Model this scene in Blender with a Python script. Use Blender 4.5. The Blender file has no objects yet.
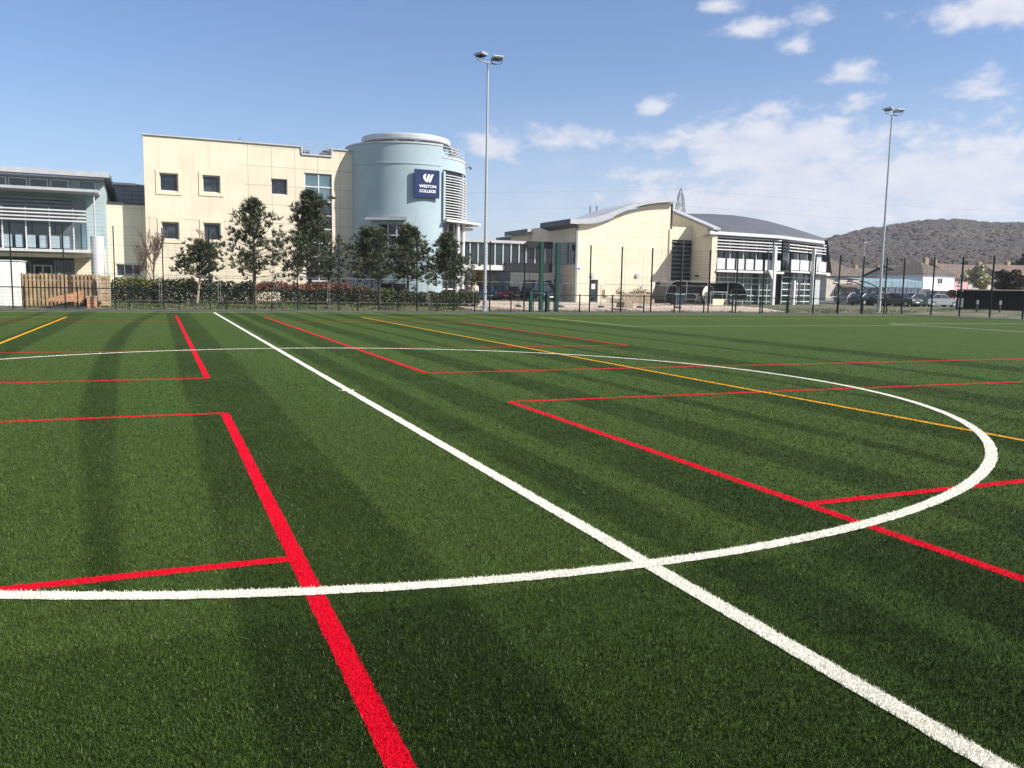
import bpy, math, random
import numpy as np
from mathutils import Vector, Matrix

# ---------------------------------------------------------------- camera, sky, sun, exposure
SC = bpy.context.scene
COL = SC.collection
CAM = Vector((-2.7863, -13.4508, 1.7080))
YAW, PITCH, ROLL, F = math.radians(22.8972), math.radians(-6.6322), math.radians(1.0467), 835.29
fw = Vector((math.sin(YAW)*math.cos(PITCH), math.cos(YAW)*math.cos(PITCH), math.sin(PITCH)))
_r = Vector((math.cos(YAW), -math.sin(YAW), 0)); _u = _r.cross(fw)
rt = _r*math.cos(ROLL)+_u*math.sin(ROLL); up = _u*math.cos(ROLL)-_r*math.sin(ROLL)
cd = bpy.data.cameras.new('camera'); cam = bpy.data.objects.new('camera', cd); COL.objects.link(cam)
cd.sensor_fit = 'HORIZONTAL'; cd.sensor_width = 36; cd.lens = F/1024*36; cd.clip_start = .05; cd.clip_end = 6000
cam.matrix_world = Matrix(((rt.x, up.x, -fw.x, CAM.x), (rt.y, up.y, -fw.y, CAM.y), (rt.z, up.z, -fw.z, CAM.z), (0, 0, 0, 1)))
SC.camera = cam
SUN_A, SUN_E = math.radians(50), math.radians(40)          # azimuth right of straight behind (-Y), elevation
S = Vector((math.cos(SUN_E)*math.sin(SUN_A), -math.cos(SUN_E)*math.cos(SUN_A), math.sin(SUN_E)))
sl = bpy.data.lights.new('sun', 'SUN'); sl.energy = 4.6; sl.angle = math.radians(.5); sl.color = (1, .95, .87)
so = bpy.data.objects.new('sun', sl); COL.objects.link(so); so.rotation_euler = (-S).to_track_quat('-Z', 'Y').to_euler(); so.location = (0, 0, 60)
SC.view_settings.view_transform = 'Standard'; SC.view_settings.look = 'None'
SC.view_settings.exposure = 0.85; SC.view_settings.gamma = 1; SC.view_settings.use_curve_mapping = False
SKY_STRENGTH = .07

def ray(x, y): return fw+rt*((x-512)/F)+up*((384-y)/F)
def atY(x, y, Y):
    d = ray(x, y); return CAM+d*((Y-CAM.y)/d.y)
def atX(x, y, X):
    d = ray(x, y); return CAM+d*((X-CAM.x)/d.x)
def atZ(x, y, Z):
    d = ray(x, y); return CAM+d*((Z-CAM.z)/d.z)
def atD(x, y, D):                                          # at horizontal distance D
    d = ray(x, y); return CAM+d*(D/math.hypot(d.x, d.y))

def sky_dir(x, y):
    d = ray(x, y).normalized(); return math.atan2(d.x, d.y), math.asin(d.z)

W = bpy.data.worlds.new('World'); SC.world = W; W.use_nodes = True
nt = W.node_tree; nt.nodes.clear()
class N:                                                    # tiny node helper
    def __init__(s, nt): s.nt = nt
    def new(s, t, **k):
        n = s.nt.nodes.new(t)
        for a, b in k.items(): setattr(n, a, b)
        return n
    def put(s, sock, v):
        if hasattr(v, 'is_output') or isinstance(v, bpy.types.NodeSocket): s.nt.links.new(v, sock)
        else: sock.default_value = v
    def m(s, op, a, b=0., c=0., clamp=False):
        n = s.new('ShaderNodeMath', operation=op); n.use_clamp = clamp
        for i, v in enumerate((a, b, c)): s.put(n.inputs[i], v)
        return n.outputs[0]
    def mix(s, f, a, b, mode='MIX'):
        n = s.new('ShaderNodeMix', data_type='RGBA', blend_type=mode)
        s.put(n.inputs[0], f); s.put(n.inputs[6], a); s.put(n.inputs[7], b); return n.outputs[2]
    def noise(s, vec, scale, detail=4, rough=.55):
        n = s.new('ShaderNodeTexNoise'); s.put(n.inputs['Vector'], vec)
        n.inputs['Scale'].default_value = scale; n.inputs['Detail'].default_value = detail; n.inputs['Roughness'].default_value = rough
        return n.outputs[0]
    def xyz(s, v):
        n = s.new('ShaderNodeSeparateXYZ'); s.put(n.inputs[0], v); return n.outputs
    def comb(s, x, y, z):
        n = s.new('ShaderNodeCombineXYZ')
        for i, v in enumerate((x, y, z)): s.put(n.inputs[i], v)
        return n.outputs[0]
    def ramp(s, f, a, b, lo=0., hi=1.):
        n = s.new('ShaderNodeMapRange', interpolation_type='SMOOTHSTEP')
        s.put(n.inputs[0], f)
        for i, v in zip((1, 2, 3, 4), (a, b, lo, hi)): n.inputs[i].default_value = v
        return n.outputs[0]
n = N(nt)
sky = n.new('ShaderNodeTexSky', sky_type='NISHITA'); sky.sun_disc = False
sky.sun_elevation = SUN_E; sky.sun_rotation = math.atan2(S.x, S.y); sky.air_density = 1.0; sky.dust_density = .6; sky.ozone_density = 2.2; sky.altitude = 0
tc = n.new('ShaderNodeTexCoord').outputs['Generated']
X_, Y_, Z_ = n.xyz(tc)
az = n.m('ARCTAN2', X_, Y_); el = n.m('ARCSINE', Z_)
# cumulus puffs: direction (azimuth, elevation) of each and its angular half sizes
PUFFS = [(750, 30, 42, 15, .9), (724, 6, 34, 15, .9), (818, 16, 36, 17, .5), (797, 48, 28, 24, .42), (850, 76, 48, 18, .9), (855, 106, 46, 18, .95),
         (775, 110, 36, 20, .8), (650, 107, 34, 20, .7), (568, 140, 42, 16, 1.3), (975, 88, 52, 22, .9), (1000, 12, 90, 30, 1.1), (492, 149, 44, 22, 1.05), (598, 200, 44, 14, .5),
         (722, 142, 72, 19, 1.4), (780, 150, 120, 34, 1.55), (800, 200, 190, 58, 1.6), (940, 186, 210, 54, 1.6), (1060, 150, 100, 40, .9), (880, 210, 260, 40, 1.0), (1300, 120, 130, 30, .9), (1450, 180, 300, 40, 1.0)]
# bright cloud added to the unseen sky behind the photographer, as fill light
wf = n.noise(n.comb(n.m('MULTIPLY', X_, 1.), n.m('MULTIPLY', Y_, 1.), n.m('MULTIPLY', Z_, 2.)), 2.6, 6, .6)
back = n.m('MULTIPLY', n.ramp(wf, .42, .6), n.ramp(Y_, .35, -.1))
f1 = n.noise(n.comb(n.m('MULTIPLY', az, 1.), n.m('MULTIPLY', el, 1.7), 0.), 26, 7, .62)
f2 = n.noise(n.comb(n.m('MULTIPLY', az, 1.), n.m('MULTIPLY', el, 1.5), 3.), 8, 4, .55)
dens = None
for (px, py, sx, sy, a) in PUFFS:
    A, E_ = sky_dir(px, py); A2, _e = sky_dir(px+sx, py); _a, E2 = sky_dir(px, py-sy)
    da = n.m('DIVIDE', n.m('SUBTRACT', az, A), max(.01, abs(A2-A))); de = n.m('DIVIDE', n.m('SUBTRACT', el, E_), max(.006, abs(E2-E_)))
    de = n.m('MAXIMUM', de, n.m('MULTIPLY', de, -1.5))
    g = n.m('SUBTRACT', 1., n.m('SQRT', n.m('ADD', n.m('MULTIPLY', da, da), n.m('MULTIPLY', de, de))))
    g = n.m('SUBTRACT', n.m('MULTIPLY', n.m('MAXIMUM', g, -1.5), 1.), (1-a)*.7)
    dens = g if dens is None else n.m('MAXIMUM', dens, g)
d2 = n.m('ADD', dens, n.m('MULTIPLY', n.m('SUBTRACT', f1, .5), 2.5))
d2 = n.m('ADD', d2, n.m('MULTIPLY', n.m('SUBTRACT', f2, .5), .9))
alpha = n.ramp(d2, -.15, .95, 0., .9)
# pale veil near the horizon
veil = n.m('MULTIPLY', n.ramp(el, .26, -.02), n.ramp(az, .1, .75, .2, .85))
alpha = n.m('MAXIMUM', alpha, n.m('MULTIPLY', veil, n.m('ADD', .75, n.m('MULTIPLY', f1, .4))))
k = 1/SKY_STRENGTH
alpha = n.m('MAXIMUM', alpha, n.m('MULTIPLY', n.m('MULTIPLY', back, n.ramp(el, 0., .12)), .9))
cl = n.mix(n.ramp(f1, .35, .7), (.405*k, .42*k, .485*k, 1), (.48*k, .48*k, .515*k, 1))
skc = n.mix(1., sky.outputs[0], (.88, 1.0, 1.19, 1), 'MULTIPLY')
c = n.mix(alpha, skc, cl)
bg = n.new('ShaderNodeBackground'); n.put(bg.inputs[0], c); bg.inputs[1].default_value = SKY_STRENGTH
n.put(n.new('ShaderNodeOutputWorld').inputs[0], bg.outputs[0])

# ---------------------------------------------------------------- materials
MATS = {}
def mat(name, col, rough=.6, var=.12, scale=3., metal=0., spec=.5, bump=0., bscale=20., fn=None, island=0., trans=0.):
    if name in MATS: return MATS[name]
    m = bpy.data.materials.new(name); m.use_nodes = True; t = m.node_tree; h = N(t)
    b = t.nodes['Principled BSDF']; b.inputs['Roughness'].default_value = rough; b.inputs['Metallic'].default_value = metal
    b.inputs['Specular IOR Level'].default_value = spec
    pos = h.new('ShaderNodeNewGeometry')
    P = pos.outputs['Position']
    c = (*col, 1)
    if var:
        f = h.noise(P, scale, 5)
        c = h.mix(h.ramp(f, .3, .7), (*[v*(1-var) for v in col], 1), (*[min(1, v*(1+var)) for v in col], 1))
    if island:
        c = h.mix(pos.outputs['Random Per Island'], h.mix(1., c, (1-island, 1-island, 1-island*.8, 1), 'MULTIPLY'), h.mix(1., c, (1+island, 1+island, 1+island*.5, 1), 'MULTIPLY'))
    if fn: c = fn(h, P, c)
    h.put(b.inputs['Base Color'], c)
    if bump:
        bn = h.new('ShaderNodeBump'); bn.inputs['Strength'].default_value = bump; bn.inputs['Distance'].default_value = .02
        h.put(bn.inputs['Height'], h.noise(P, bscale, 5)); h.put(b.inputs['Normal'], bn.outputs[0])
    if trans:
        b.inputs['Alpha'].default_value = 1-trans
    MATS[name] = m
    return m

def panel_lines(px, pz, ox=0., oz=0., w=.025, dark=.55, zmin=None, xmin=None):
    """thin joints between cladding panels: real gaps drawn as narrow darker lines"""
    def fn(h, P, c):
        x, y, z = h.xyz(P)
        def line(v, p, o):
            q = h.m('ABSOLUTE', h.m('SUBTRACT', h.m('FRACT', h.m('DIVIDE', h.m('SUBTRACT', v, o), p)), .5))
            return h.m('GREATER_THAN', q, .5-w/p)
        l = line(z, pz, oz)
        if px: l = h.m('MAXIMUM', l, line(x, px, ox))
        if xmin is not None:
            keep = h.m('MAXIMUM', h.m('GREATER_THAN', x, xmin), h.m('LESS_THAN', z, zmin)); l = h.m('MULTIPLY', l, keep)
        return h.mix(h.m('MULTIPLY', l, 1-dark), c, (.12, .11, .09, 1))
    return fn
def chain(*fs):
    def fn(h, P, c):
        for f in fs: c = f(h, P, c)
        return c
    return fn
def streaks(col, amt, lo=.52, hi=.8):
    def fn(h, P, c):
        x, y, z = h.xyz(P)
        f = h.noise(h.comb(h.m('MULTIPLY', x, 2.2), y, h.m('MULTIPLY', z, .12)), 1.3, 6, .65)
        return h.mix(h.m('MULTIPLY', h.ramp(f, lo, hi), amt), c, (*col, 1))
    return fn
def ribs(axis, p, amt, duty=.3):
    def fn(h, P, c):
        v = h.xyz(P)[axis]
        q = h.m('LESS_THAN', h.m('FRACT', h.m('DIVIDE', v, p)), duty)
        return h.mix(h.m('MULTIPLY', q, amt), c, h.mix(1., c, (.35, .35, .35, 1), 'MULTIPLY'))
    return fn

M = dict(
    cream=lambda: mat('cream_render', (.66, .585, .45), .8, .05, .5, fn=chain(panel_lines(1.74, 1.42, .2, .55, .021, .5, zmin=6.4, xmin=3.3), streaks((.40, .29, .18), .3, .5, .78))),
    cream2=lambda: mat('cream_panel', (.67, .605, .465), .75, .05, .6, fn=chain(panel_lines(2.1, 1.35, .4, .2, .018, .6), streaks((.5, .4, .25), .2))),
    cream_trim=lambda: mat('cream_trim', (.70, .60, .43), .75, .06, 2.),
    stone=lambda: mat('pale_stone', (.50, .45, .36), .85, .12, 2.),
    white=lambda: mat('white_metal', (.58, .58, .58), .4, .05, 2.),
    grey=lambda: mat('grey_metal', (.42, .44, .46), .45, .08, 2.),
    midgrey=lambda: mat('mid_grey_metal', (.22, .24, .26), .5, .1, 2.),
    dark=lambda: mat('dark_metal', (.045, .05, .055), .45, .1, 2.),
    black=lambda: mat('black_plastic', (.015, .016, .018), .5, .1, 2.),
    blue_render=lambda: mat('pale_blue_render', (.33, .425, .465), .75, .05, .6, fn=streaks((.30, .42, .44), .4, .5, .85)),
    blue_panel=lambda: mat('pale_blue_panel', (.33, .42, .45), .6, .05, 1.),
    blue_clad=lambda: mat('pale_blue_cladding', (.36, .45, .47), .6, .05, 1., fn=ribs(2, .28, .35, .12)),
    glass=lambda: mat('dark_glass', (.012, .018, .024), .06, 0, spec=.6, fn=lambda h, P, c: h.mix(h.ramp(h.noise(P, 1.1, 3, .6), .42, .62), c, (.05, .062, .075, 1))),
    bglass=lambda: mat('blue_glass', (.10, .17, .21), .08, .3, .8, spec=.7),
    gglass=lambda: mat('green_glass', (.018, .035, .034), .07, .5, .5, spec=.6),
    galv=lambda: mat('galvanised_steel', (.42, .44, .46), .42, .06, 4., metal=.3),
    green=lambda: mat('green_powder_coat', (.003, .013, .0095), .6, .1, 3., spec=.2),
    dgreen=lambda: mat('dark_green_wire', (.008, .016, .013), .5, .1, 3.),
    sign=lambda: mat('navy_sign', (.010, .022, .088), .35, .05, 3.),
    signwhite=lambda: mat('sign_white', (.85, .85, .87), .5, 0),
    roof=lambda: mat('slate_roof', (.075, .078, .09), .6, .1, .4, fn=ribs(0, .6, .2, .1)),
    wood=lambda: mat('weathered_timber', (.46, .34, .21), .8, .25, 3., fn=ribs(0, .16, .55, .12)),
    wood2=lambda: mat('timber_post', (.38, .29, .19), .8, .2, 3.),
    brick=lambda: mat('orange_brick', (.50, .26, .15), .85, .2, 6.),
    bark=lambda: mat('pine_bark', (.11, .08, .06), .9, .3, 6., bump=.5),
    bark_pale=lambda: mat('pale_bark', (.36, .30, .24), .9, .3, 6., bump=.5),
    sglass=lambda: mat('sky_reflect_glass', (.085, .11, .12), .08, .2, .8, spec=.6),  # paler glass: the sky's reflection is put into its base colour
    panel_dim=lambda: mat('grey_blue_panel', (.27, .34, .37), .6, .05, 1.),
    midark=lambda: mat('charcoal_metal', (.085, .09, .10), .5, .1, 2.),
    panelsteel=lambda: mat('dull_steel', (.24, .25, .26), .5, .1, 4., metal=.2),
    lightgrey=lambda: mat('light_grey_metal', (.40, .41, .43), .45, .08, 2.),
    wiresteel=lambda: mat('dull_wire', (.12, .125, .13), .5, .1, 4.),
    gategreen=lambda: mat('gate_green', (.005, .046, .032), .5, .1, 3., spec=.3),
    matdark=lambda: mat('matt_charcoal', (.03, .033, .038), .9, .1, 2., spec=.1),
    discgrey=lambda: mat('disc_roof_grey', (.29, .30, .32), .5, .08, 2.),
    rubber=lambda: mat('tyre_rubber', (.015, .015, .016), .8, 0),
)
for k_ in list(M): M[k_] = M[k_]()

# ---------------------------------------------------------------- mesh helpers
class MB:
    def __init__(s, o=None, ang=0.):
        s.v = []; s.f = []
        s.T = Matrix.Translation(Vector(o)) @ Matrix.Rotation(ang, 4, 'Z') if o is not None else None
    def add(s, vs, fs):
        k = len(s.v)
        if s.T is not None: vs = [s.T @ Vector(v) for v in vs]
        s.v += [tuple(v) for v in vs]; s.f += [tuple(i+k for i in f) for f in fs]; return s
    def box(s, x0, x1, y0, y1, z0, z1):
        return s.add([(x0, y0, z0), (x1, y0, z0), (x1, y1, z0), (x0, y1, z0), (x0, y0, z1), (x1, y0, z1), (x1, y1, z1), (x0, y1, z1)],
                     [(3, 2, 1, 0), (4, 5, 6, 7), (0, 1, 5, 4), (1, 2, 6, 5), (2, 3, 7, 6), (3, 0, 4, 7)])
    def tube(s, p0, p1, r0, r1=None, n=8, cap=True):
        p0, p1 = Vector(p0), Vector(p1); r1 = r0 if r1 is None else r1
        d = (p1-p0).normalized(); a = d.orthogonal().normalized(); b = d.cross(a)
        vs = []
        for p, r in ((p0, r0), (p1, r1)):
            for i in range(n):
                t = 2*math.pi*i/n; vs.append(p+a*(r*math.cos(t))+b*(r*math.sin(t)))
        fs = [(i, (i+1) % n, n+(i+1) % n, n+i) for i in range(n)]
        if cap: fs += [tuple(range(n-1, -1, -1)), tuple(range(n, 2*n))]
        return s.add(vs, fs)
    def path(s, pts, r, n=8):
        for a, b in zip(pts[:-1], pts[1:]): s.tube(a, b, r, n=n)
        return s
    def ext(s, pts, vec):
        k = len(pts); vec = Vector(vec); vs = [Vector(p) for p in pts]; vs += [p+vec for p in vs]
        return s.add(vs, [tuple(range(k))[::-1], tuple(range(k, 2*k))]+[(i, (i+1) % k, k+(i+1) % k, k+i) for i in range(k)])
    def grid(s, rows, close=False):
        m = len(rows[0]); vs = [p for r in rows for p in r]
        fs = [(i*m+j, i*m+j+1, (i+1)*m+j+1, (i+1)*m+j) for i in range(len(rows)-1) for j in range(m-1)]
        if close: fs += [(i*m+m-1, i*m, (i+1)*m, (i+1)*m+m-1) for i in range(len(rows)-1)]
        return s.add(vs, fs)
    def lathe(s, c, prof, n=48, a0=0., a1=2*math.pi):
        full = abs(a1-a0-2*math.pi) < 1e-4; m = n if full else n+1
        rows = [[(c[0]+r*math.cos(a0+(a1-a0)*i/n), c[1]+r*math.sin(a0+(a1-a0)*i/n), c[2]+z) for i in range(m)] for r, z in prof]
        return s.grid(rows, full)
    def holes(s, x0, x1, z0, z1, y, rev, hs, back=None):
        """front skin at y with rectangular openings (hs: x0,x1,z0,z1) and their reveals"""
        xs = sorted({x0, x1, *[h[0] for h in hs], *[h[1] for h in hs]}); zs = sorted({z0, z1, *[h[2] for h in hs], *[h[3] for h in hs]})
        xs = [x for x in xs if x0 <= x <= x1]; zs = [z for z in zs if z0 <= z <= z1]
        for a, b in zip(xs[:-1], xs[1:]):
            for c, d in zip(zs[:-1], zs[1:]):
                mx, mz = (a+b)/2, (c+d)/2
                if any(h[0] < mx < h[1] and h[2] < mz < h[3] for h in hs): continue
                s.add([(a, y, c), (b, y, c), (b, y, d), (a, y, d)], [(0, 1, 2, 3)])
        for a, b, c, d in hs:
            s.add([(a, y, c), (b, y, c), (b, y, d), (a, y, d), (a, y+rev, c), (b, y+rev, c), (b, y+rev, d), (a, y+rev, d)],
                  [(0, 4, 5, 1), (1, 5, 6, 2), (2, 6, 7, 3), (3, 7, 4, 0)])
        return s
    def build(s, name, m, parent=None, smooth=False, bevel=0., loc=None):
        o_ = parent['_o'] if parent is not None and '_o' in parent else (loc or (0, 0, 0))
        o_ = Vector(o_)
        me = bpy.data.meshes.new(name)
        me.from_pydata([tuple(Vector(v)-o_) for v in s.v], [], s.f)
        me.validate(); me.update()
        me.materials.append(m)
        if smooth: me.shade_smooth()
        o = bpy.data.objects.new(name, me); COL.objects.link(o)
        if parent is not None: o.parent = parent
        else: o.location = o_
        o['_o'] = tuple(o_)
        if bevel:
            b = o.modifiers.new('bevel', 'BEVEL'); b.width = bevel; b.segments = 2; b.limit_method = 'ANGLE'
        return o

def tag(o, label=None, cat=None, group=None, kind=None):
    if label: o['label'] = label
    if cat: o['category'] = cat
    if group: o['group'] = group
    if kind: o['kind'] = kind
    return o
def thing(name, label, cat, loc, group=None):
    o = bpy.data.objects.new(name, None); COL.objects.link(o); o.location = loc; o['_o'] = tuple(loc); o.empty_display_size = .3
    return tag(o, label, cat, group)
def children(o): return [c for c in bpy.data.objects if c.parent == o]
def copy_tree(o, parent=None, loc=None, rz=None, label=None):
    c = o.copy(); COL.objects.link(c)
    if parent is not None: c.parent = parent
    if loc is not None: c.location = loc
    if rz is not None: c.rotation_euler = (0, 0, rz)
    if label: c['label'] = label
    for ch in children(o): copy_tree(ch, c)
    return c

def window(parent, x0, x1, z0, z1, y, cols=1, rows=1, fm='white', gm='glass', fr=.07, T=None, sill=True, name='window', depth=.1):
    """frame (part) with pane and sill as sub-parts; T=(origin, angle) for turned facades"""
    mk = (lambda: MB(*T)) if T else (lambda: MB())
    f = mk()
    f.box(x0, x0+fr, y, y+depth, z0, z1).box(x1-fr, x1, y, y+depth, z0, z1).box(x0+fr, x1-fr, y, y+depth, z1-fr, z1).box(x0+fr, x1-fr, y, y+depth, z0, z0+fr)
    for i in range(1, cols): c = x0+(x1-x0)*i/cols; f.box(c-fr/2, c+fr/2, y+.003, y+depth-.003, z0+fr, z1-fr)
    for i in range(1, rows): c = z0+(z1-z0)*i/rows; f.box(x0+fr, x1-fr, y+.006, y+depth-.006, c-fr/2, c+fr/2)
    fo = f.build(name, M[fm], parent)
    mk().box(x0+fr*.5, x1-fr*.5, y+depth*.55, y+depth*.75, z0+fr*.5, z1-fr*.5).build('pane', M[gm], fo)
    if sill: mk().box(x0-.06, x1+.06, y-.12, y+depth, z0-.07, z0-.003).build('sill', M[fm], fo)
    return fo
# ---------------------------------------------------------------- terrain
def terrain_z(X, Y):
    a = min(1, max(0, (Y-41.2)/6)); b = min(1, max(0, (X-58)/8))
    return .34*max(a*a*(3-2*a), b*b*(3-2*b))-.03
xs = sorted({*range(-60, 121, 4), -1400, -500, -200, -100, 150, 200, 300, 500, 900, 1400})
ys = sorted({-1400, -300, -100, -60, 0, 30, 38, *[40+i for i in range(10)], 55, 60, 70, 90, 120, 200, 400, 800, 1400})
def ground_fn(h, P, c):
    f = h.noise(P, .45, 6, .65); g = h.noise(P, 7, 4, .7)
    a = h.mix(h.ramp(f, .38, .6), (.20, .165, .11, 1), (.055, .085, .022, 1))
    return h.mix(h.ramp(g, .35, .7), h.mix(1., a, (.6, .6, .6, 1), 'MULTIPLY'), a)
tb = MB(); tb.grid([[(x, y, terrain_z(x, y)) for x in xs] for y in ys])
tag(tb.build('ground', mat('verge_soil', (.1, .1, .05), .95, 0, fn=ground_fn, bump=.6, bscale=9), smooth=True), kind='structure')
def sheet(name, pts, z, m):
    b = MB(); b.add([(x, y, z) for x, y in pts], [tuple(range(len(pts)))]); return tag(b.build(name, m), kind='structure')
pave = mat('tan_paving', (.40, .32, .25), .9, .2, 1.2)
asph = mat('asphalt', (.075, .075, .078), .9, .25, 2.)
pb = MB(); pb.grid([[(x, y, terrain_z(x, y)+.014 if y < 47.3 else .325) for x in np.linspace(17.5, 46, 12)] for y in (42.6, 43.2, 44, 45, 46, 47, 47.4, 52, 60, 75)]); tag(pb.build('pavement', pave), kind='structure')
sheet('road', [(20, 75.2), (34, 75.2), (34, 100), (5, 100), (5, 75.2)], .318, asph)
sheet('car_park', [(62, 62), (150, 62), (180, 125), (70, 125)], .318, asph)
# rubber-chip border between the turf and the low rail
sheet('path', [(-40, 37.95), (56.9, 37.95), (56.9, 41.2), (-40, 41.2)], -.02, mat('dark_path', (.045, .044, .045), .95, .3, 6., spec=.1))
sheet('side_path', [(54.2, -45), (56.9, -45), (56.9, 37.94), (54.2, 37.94)], -.02, MATS['dark_path'])
kb = MB(); kb.box(-40, 54.15, 37.8, 37.93, -.03, .05)
tag(kb.build('kerb', mat('kerb_concrete', (.10, .10, .10), .9, .15, 3.)), kind='structure')

# ---------------------------------------------------------------- turf
BANDS = [(-11.6, -10.3), (-8.4, -8.0), (-6.9, -5.9), (-2.45, -1.3), (.3, .78), (1.2, 1.95), (2.9, 3.65), (4.6, 4.9), (5.9, 6.9), (8.0, 8.3), (9.3, 10.5), (12.6, 13.1), (15.2, 16.6)]  # brushed bands: the duller reflection of their nap is painted as darker colour
def turf_fn(scale_dark=1., fleck=True):
    def fn(h, P, c):
        x, y, z = h.xyz(P)
        wob = h.m('MULTIPLY', h.m('SUBTRACT', h.noise(h.comb(h.m('MULTIPLY', x, .3), h.m('MULTIPLY', y, .12), 0.), 1., 3), .5), .22)
        xx = h.m('ADD', x, wob); d = None
        for a, b in BANDS:
            t = h.m('SUBTRACT', (b-a)/2+.05, h.m('ABSOLUTE', h.m('SUBTRACT', xx, (a+b)/2)))
            d = t if d is None else h.m('MAXIMUM', d, t)
        roll = h.m('MULTIPLY', h.m('LESS_THAN', y, -9.25), h.ramp(x, -7., 1.5, .75, 1.))  # nearest rolls: the darker look of their nap is put into the colour
        c = h.mix(roll, c, h.mix(1., c, (.68, .72, .66, 1), 'MULTIPLY'))
        # one brushed track wanders across the rolls, its nap shading put into the colour
        trk = h.m('ADD', -3.62, h.m('ADD', h.m('MULTIPLY', y, -.045), h.m('MULTIPLY', h.m('MULTIPLY', y, y), .0018)))
        t = h.m('SUBTRACT', h.ramp(y, -8.5, 0., .13, .26), h.m('ABSOLUTE', h.m('SUBTRACT', x, trk))); d = h.m('MAXIMUM', d, h.m('SUBTRACT', t, h.ramp(y, -8.2, -10., 0., .5)))
        band = h.ramp(d, -.03, .10)
        lng = h.noise(h.comb(h.m('MULTIPLY', x, 1.), h.m('MULTIPLY', y, .07), 4.), 1.1, 4)
        blot = h.noise(P, .55, 4, .6)
        band = h.m('MULTIPLY', band, h.ramp(blot, .25, .6, .45, 1.))
        c = h.mix(h.m('MULTIPLY', h.ramp(lng, .35, .65), .28), c, h.mix(1., c, (.66, .70, .62, 1), 'MULTIPLY'))
        c = h.mix(band, c, h.mix(1., c, (.52, .57, .50, 1), 'MULTIPLY'))
        c = h.mix(h.m('MULTIPLY', h.ramp(blot, .4, .75), .25), c, h.mix(1., c, (1.18, 1.1, .95, 1), 'MULTIPLY'))
        if fleck:
            f = h.noise(P, 90, 2, .7); c = h.mix(h.ramp(f, .3, .75), h.mix(1., c, (.55, .55, .55, 1), 'MULTIPLY'), h.mix(1., c, (1.5, 1.45, 1.4, 1), 'MULTIPLY'))
            f2 = h.noise(h.comb(x, h.m('MULTIPLY', y, .35), z), 14, 4, .75); c = h.mix(h.ramp(f2, .3, .7), h.mix(1., c, (.78, .78, .78, 1), 'MULTIPLY'), h.mix(1., c, (1.2, 1.2, 1.2, 1), 'MULTIPLY'))
        return c
    return fn
TURF = (.050, .086, .018)
turf = mat('turf_sheet', TURF, .9, 0, spec=.1, fn=turf_fn(), bump=.9, bscale=70)
def glint_paint(h, P, c):  # glints put into the colour of a few random blades
    g = h.new('ShaderNodeNewGeometry').outputs['Random Per Island']; return h.mix(h.m('GREATER_THAN', g, .975), c, (.12, .15, .06, 1))
fibre = mat('turf_fibre', (.045, .077, .0165), .6, 0, spec=.18, fn=chain(turf_fn(fleck=False), glint_paint), island=.7)
px0, px1, py0, py1 = -60, 54.2, -48, 37.8
gx = np.linspace(px0, px1, 30); gy = np.linspace(py0, py1, 24)
tb = MB(); tb.grid([[(float(x), float(y), -.012) for x in gx] for y in gy])
tag(tb.build('pitch', turf), kind='structure')

rng = np.random.default_rng(7)
def line_mat(name, col, worn):
    def fn(h, P, c):
        f = h.noise(P, 120, 2, .7); c = h.mix(h.ramp(f, .32, .62), h.mix(1., c, (.72, .72, .70, 1), 'MULTIPLY'), c)
        g = h.noise(P, 2.3, 5, .6); return h.mix(h.m('MULTIPLY', h.ramp(g, .5, .75), worn), c, h.mix(1., c, (.78, .74, .66, 1), 'MULTIPLY'))
    return mat(name, col, .8, 0, spec=.08, fn=fn, bump=.6, bscale=90)
WHITE = line_mat('white_fibre', (.72, .70, .61), .5); RED = line_mat('red_fibre', (.60, .003, .02), .3)
YEL = line_mat('yellow_fibre', (.60, .30, .015), .3); PALE = line_mat('pale_yellow_fibre', (.60, .52, .22), .3)
WB = mat('white_blade', (.76, .73, .64), .7, 0, spec=.1, island=.12); RB = mat('red_blade', (.62, .003, .022), .7, 0, spec=.06, island=.25); YB = mat('yellow_blade', (.74, .38, .02), .6, 0, island=.2)
R0 = 2.035
MARK = [  # name, z, width, material, blades, segments or circle
    ('red_court_line', -.0105, .106, RED, RB, [((R0, 29.9), (R0, 2.32)), ((-R0, 31), (-R0, 2.32)), ((R0, -1.97), (R0, -32)), ((-R0, -1.97), (-R0, -32)),
        ((R0, 2.32), (32.5, 2.32)), ((-R0, 2.32), (-32.5, 2.32)), ((R0, -1.97), (32.5, -1.97)), ((-R0, -1.97), (-32.5, -1.97)),
        ((R0, -8.25), (32.5, -8.25)), ((-R0, -8.25), (-32.5, -8.25)), ((10.42, 24.2), (10.42, 8.75)), ((R0, 8.75), (10.42, 8.75)), ((-R0, 8.75), (-20, 8.75)), ((-R0, 24.6), (-20, 24.6)), ((R0, 24.6), (10.42, 24.6))]),
    ('yellow_pitch_line', -.009, .105, YEL, YB, [((-6.68, 29.2), (-6.68, -30)), ((6.9, 29.6), (6.62, -30)), ((-6.68, 29.2), (-48, 29.2)), ((6.85, 29.7), (48, 29.7))]),
    ('pale_box_line', -.008, .09, PALE, None, [((17.5, 30.5), (17.5, 20.2)), ((17.5, 20.2), (35.8, 20.6))]),
    ('touch_line', -.0075, .12, WHITE, None, [((-50, 35.9), (53, 35.9))]),
    ('penalty_box_line', -.007, .11, WHITE, None, [((35.9, 22.5), (53, 22.5)), ((35.9, 22.5), (35.9, -22.5))]),
    ('halfway_line', -.0065, .118, WHITE, WB, [((0, 35.9), (0, -35.9)), ((-.1, -.02), (.1, -.02))]),
    ('centre_circle', -.0045, .118, WHITE, WB, 9.1)]
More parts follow.
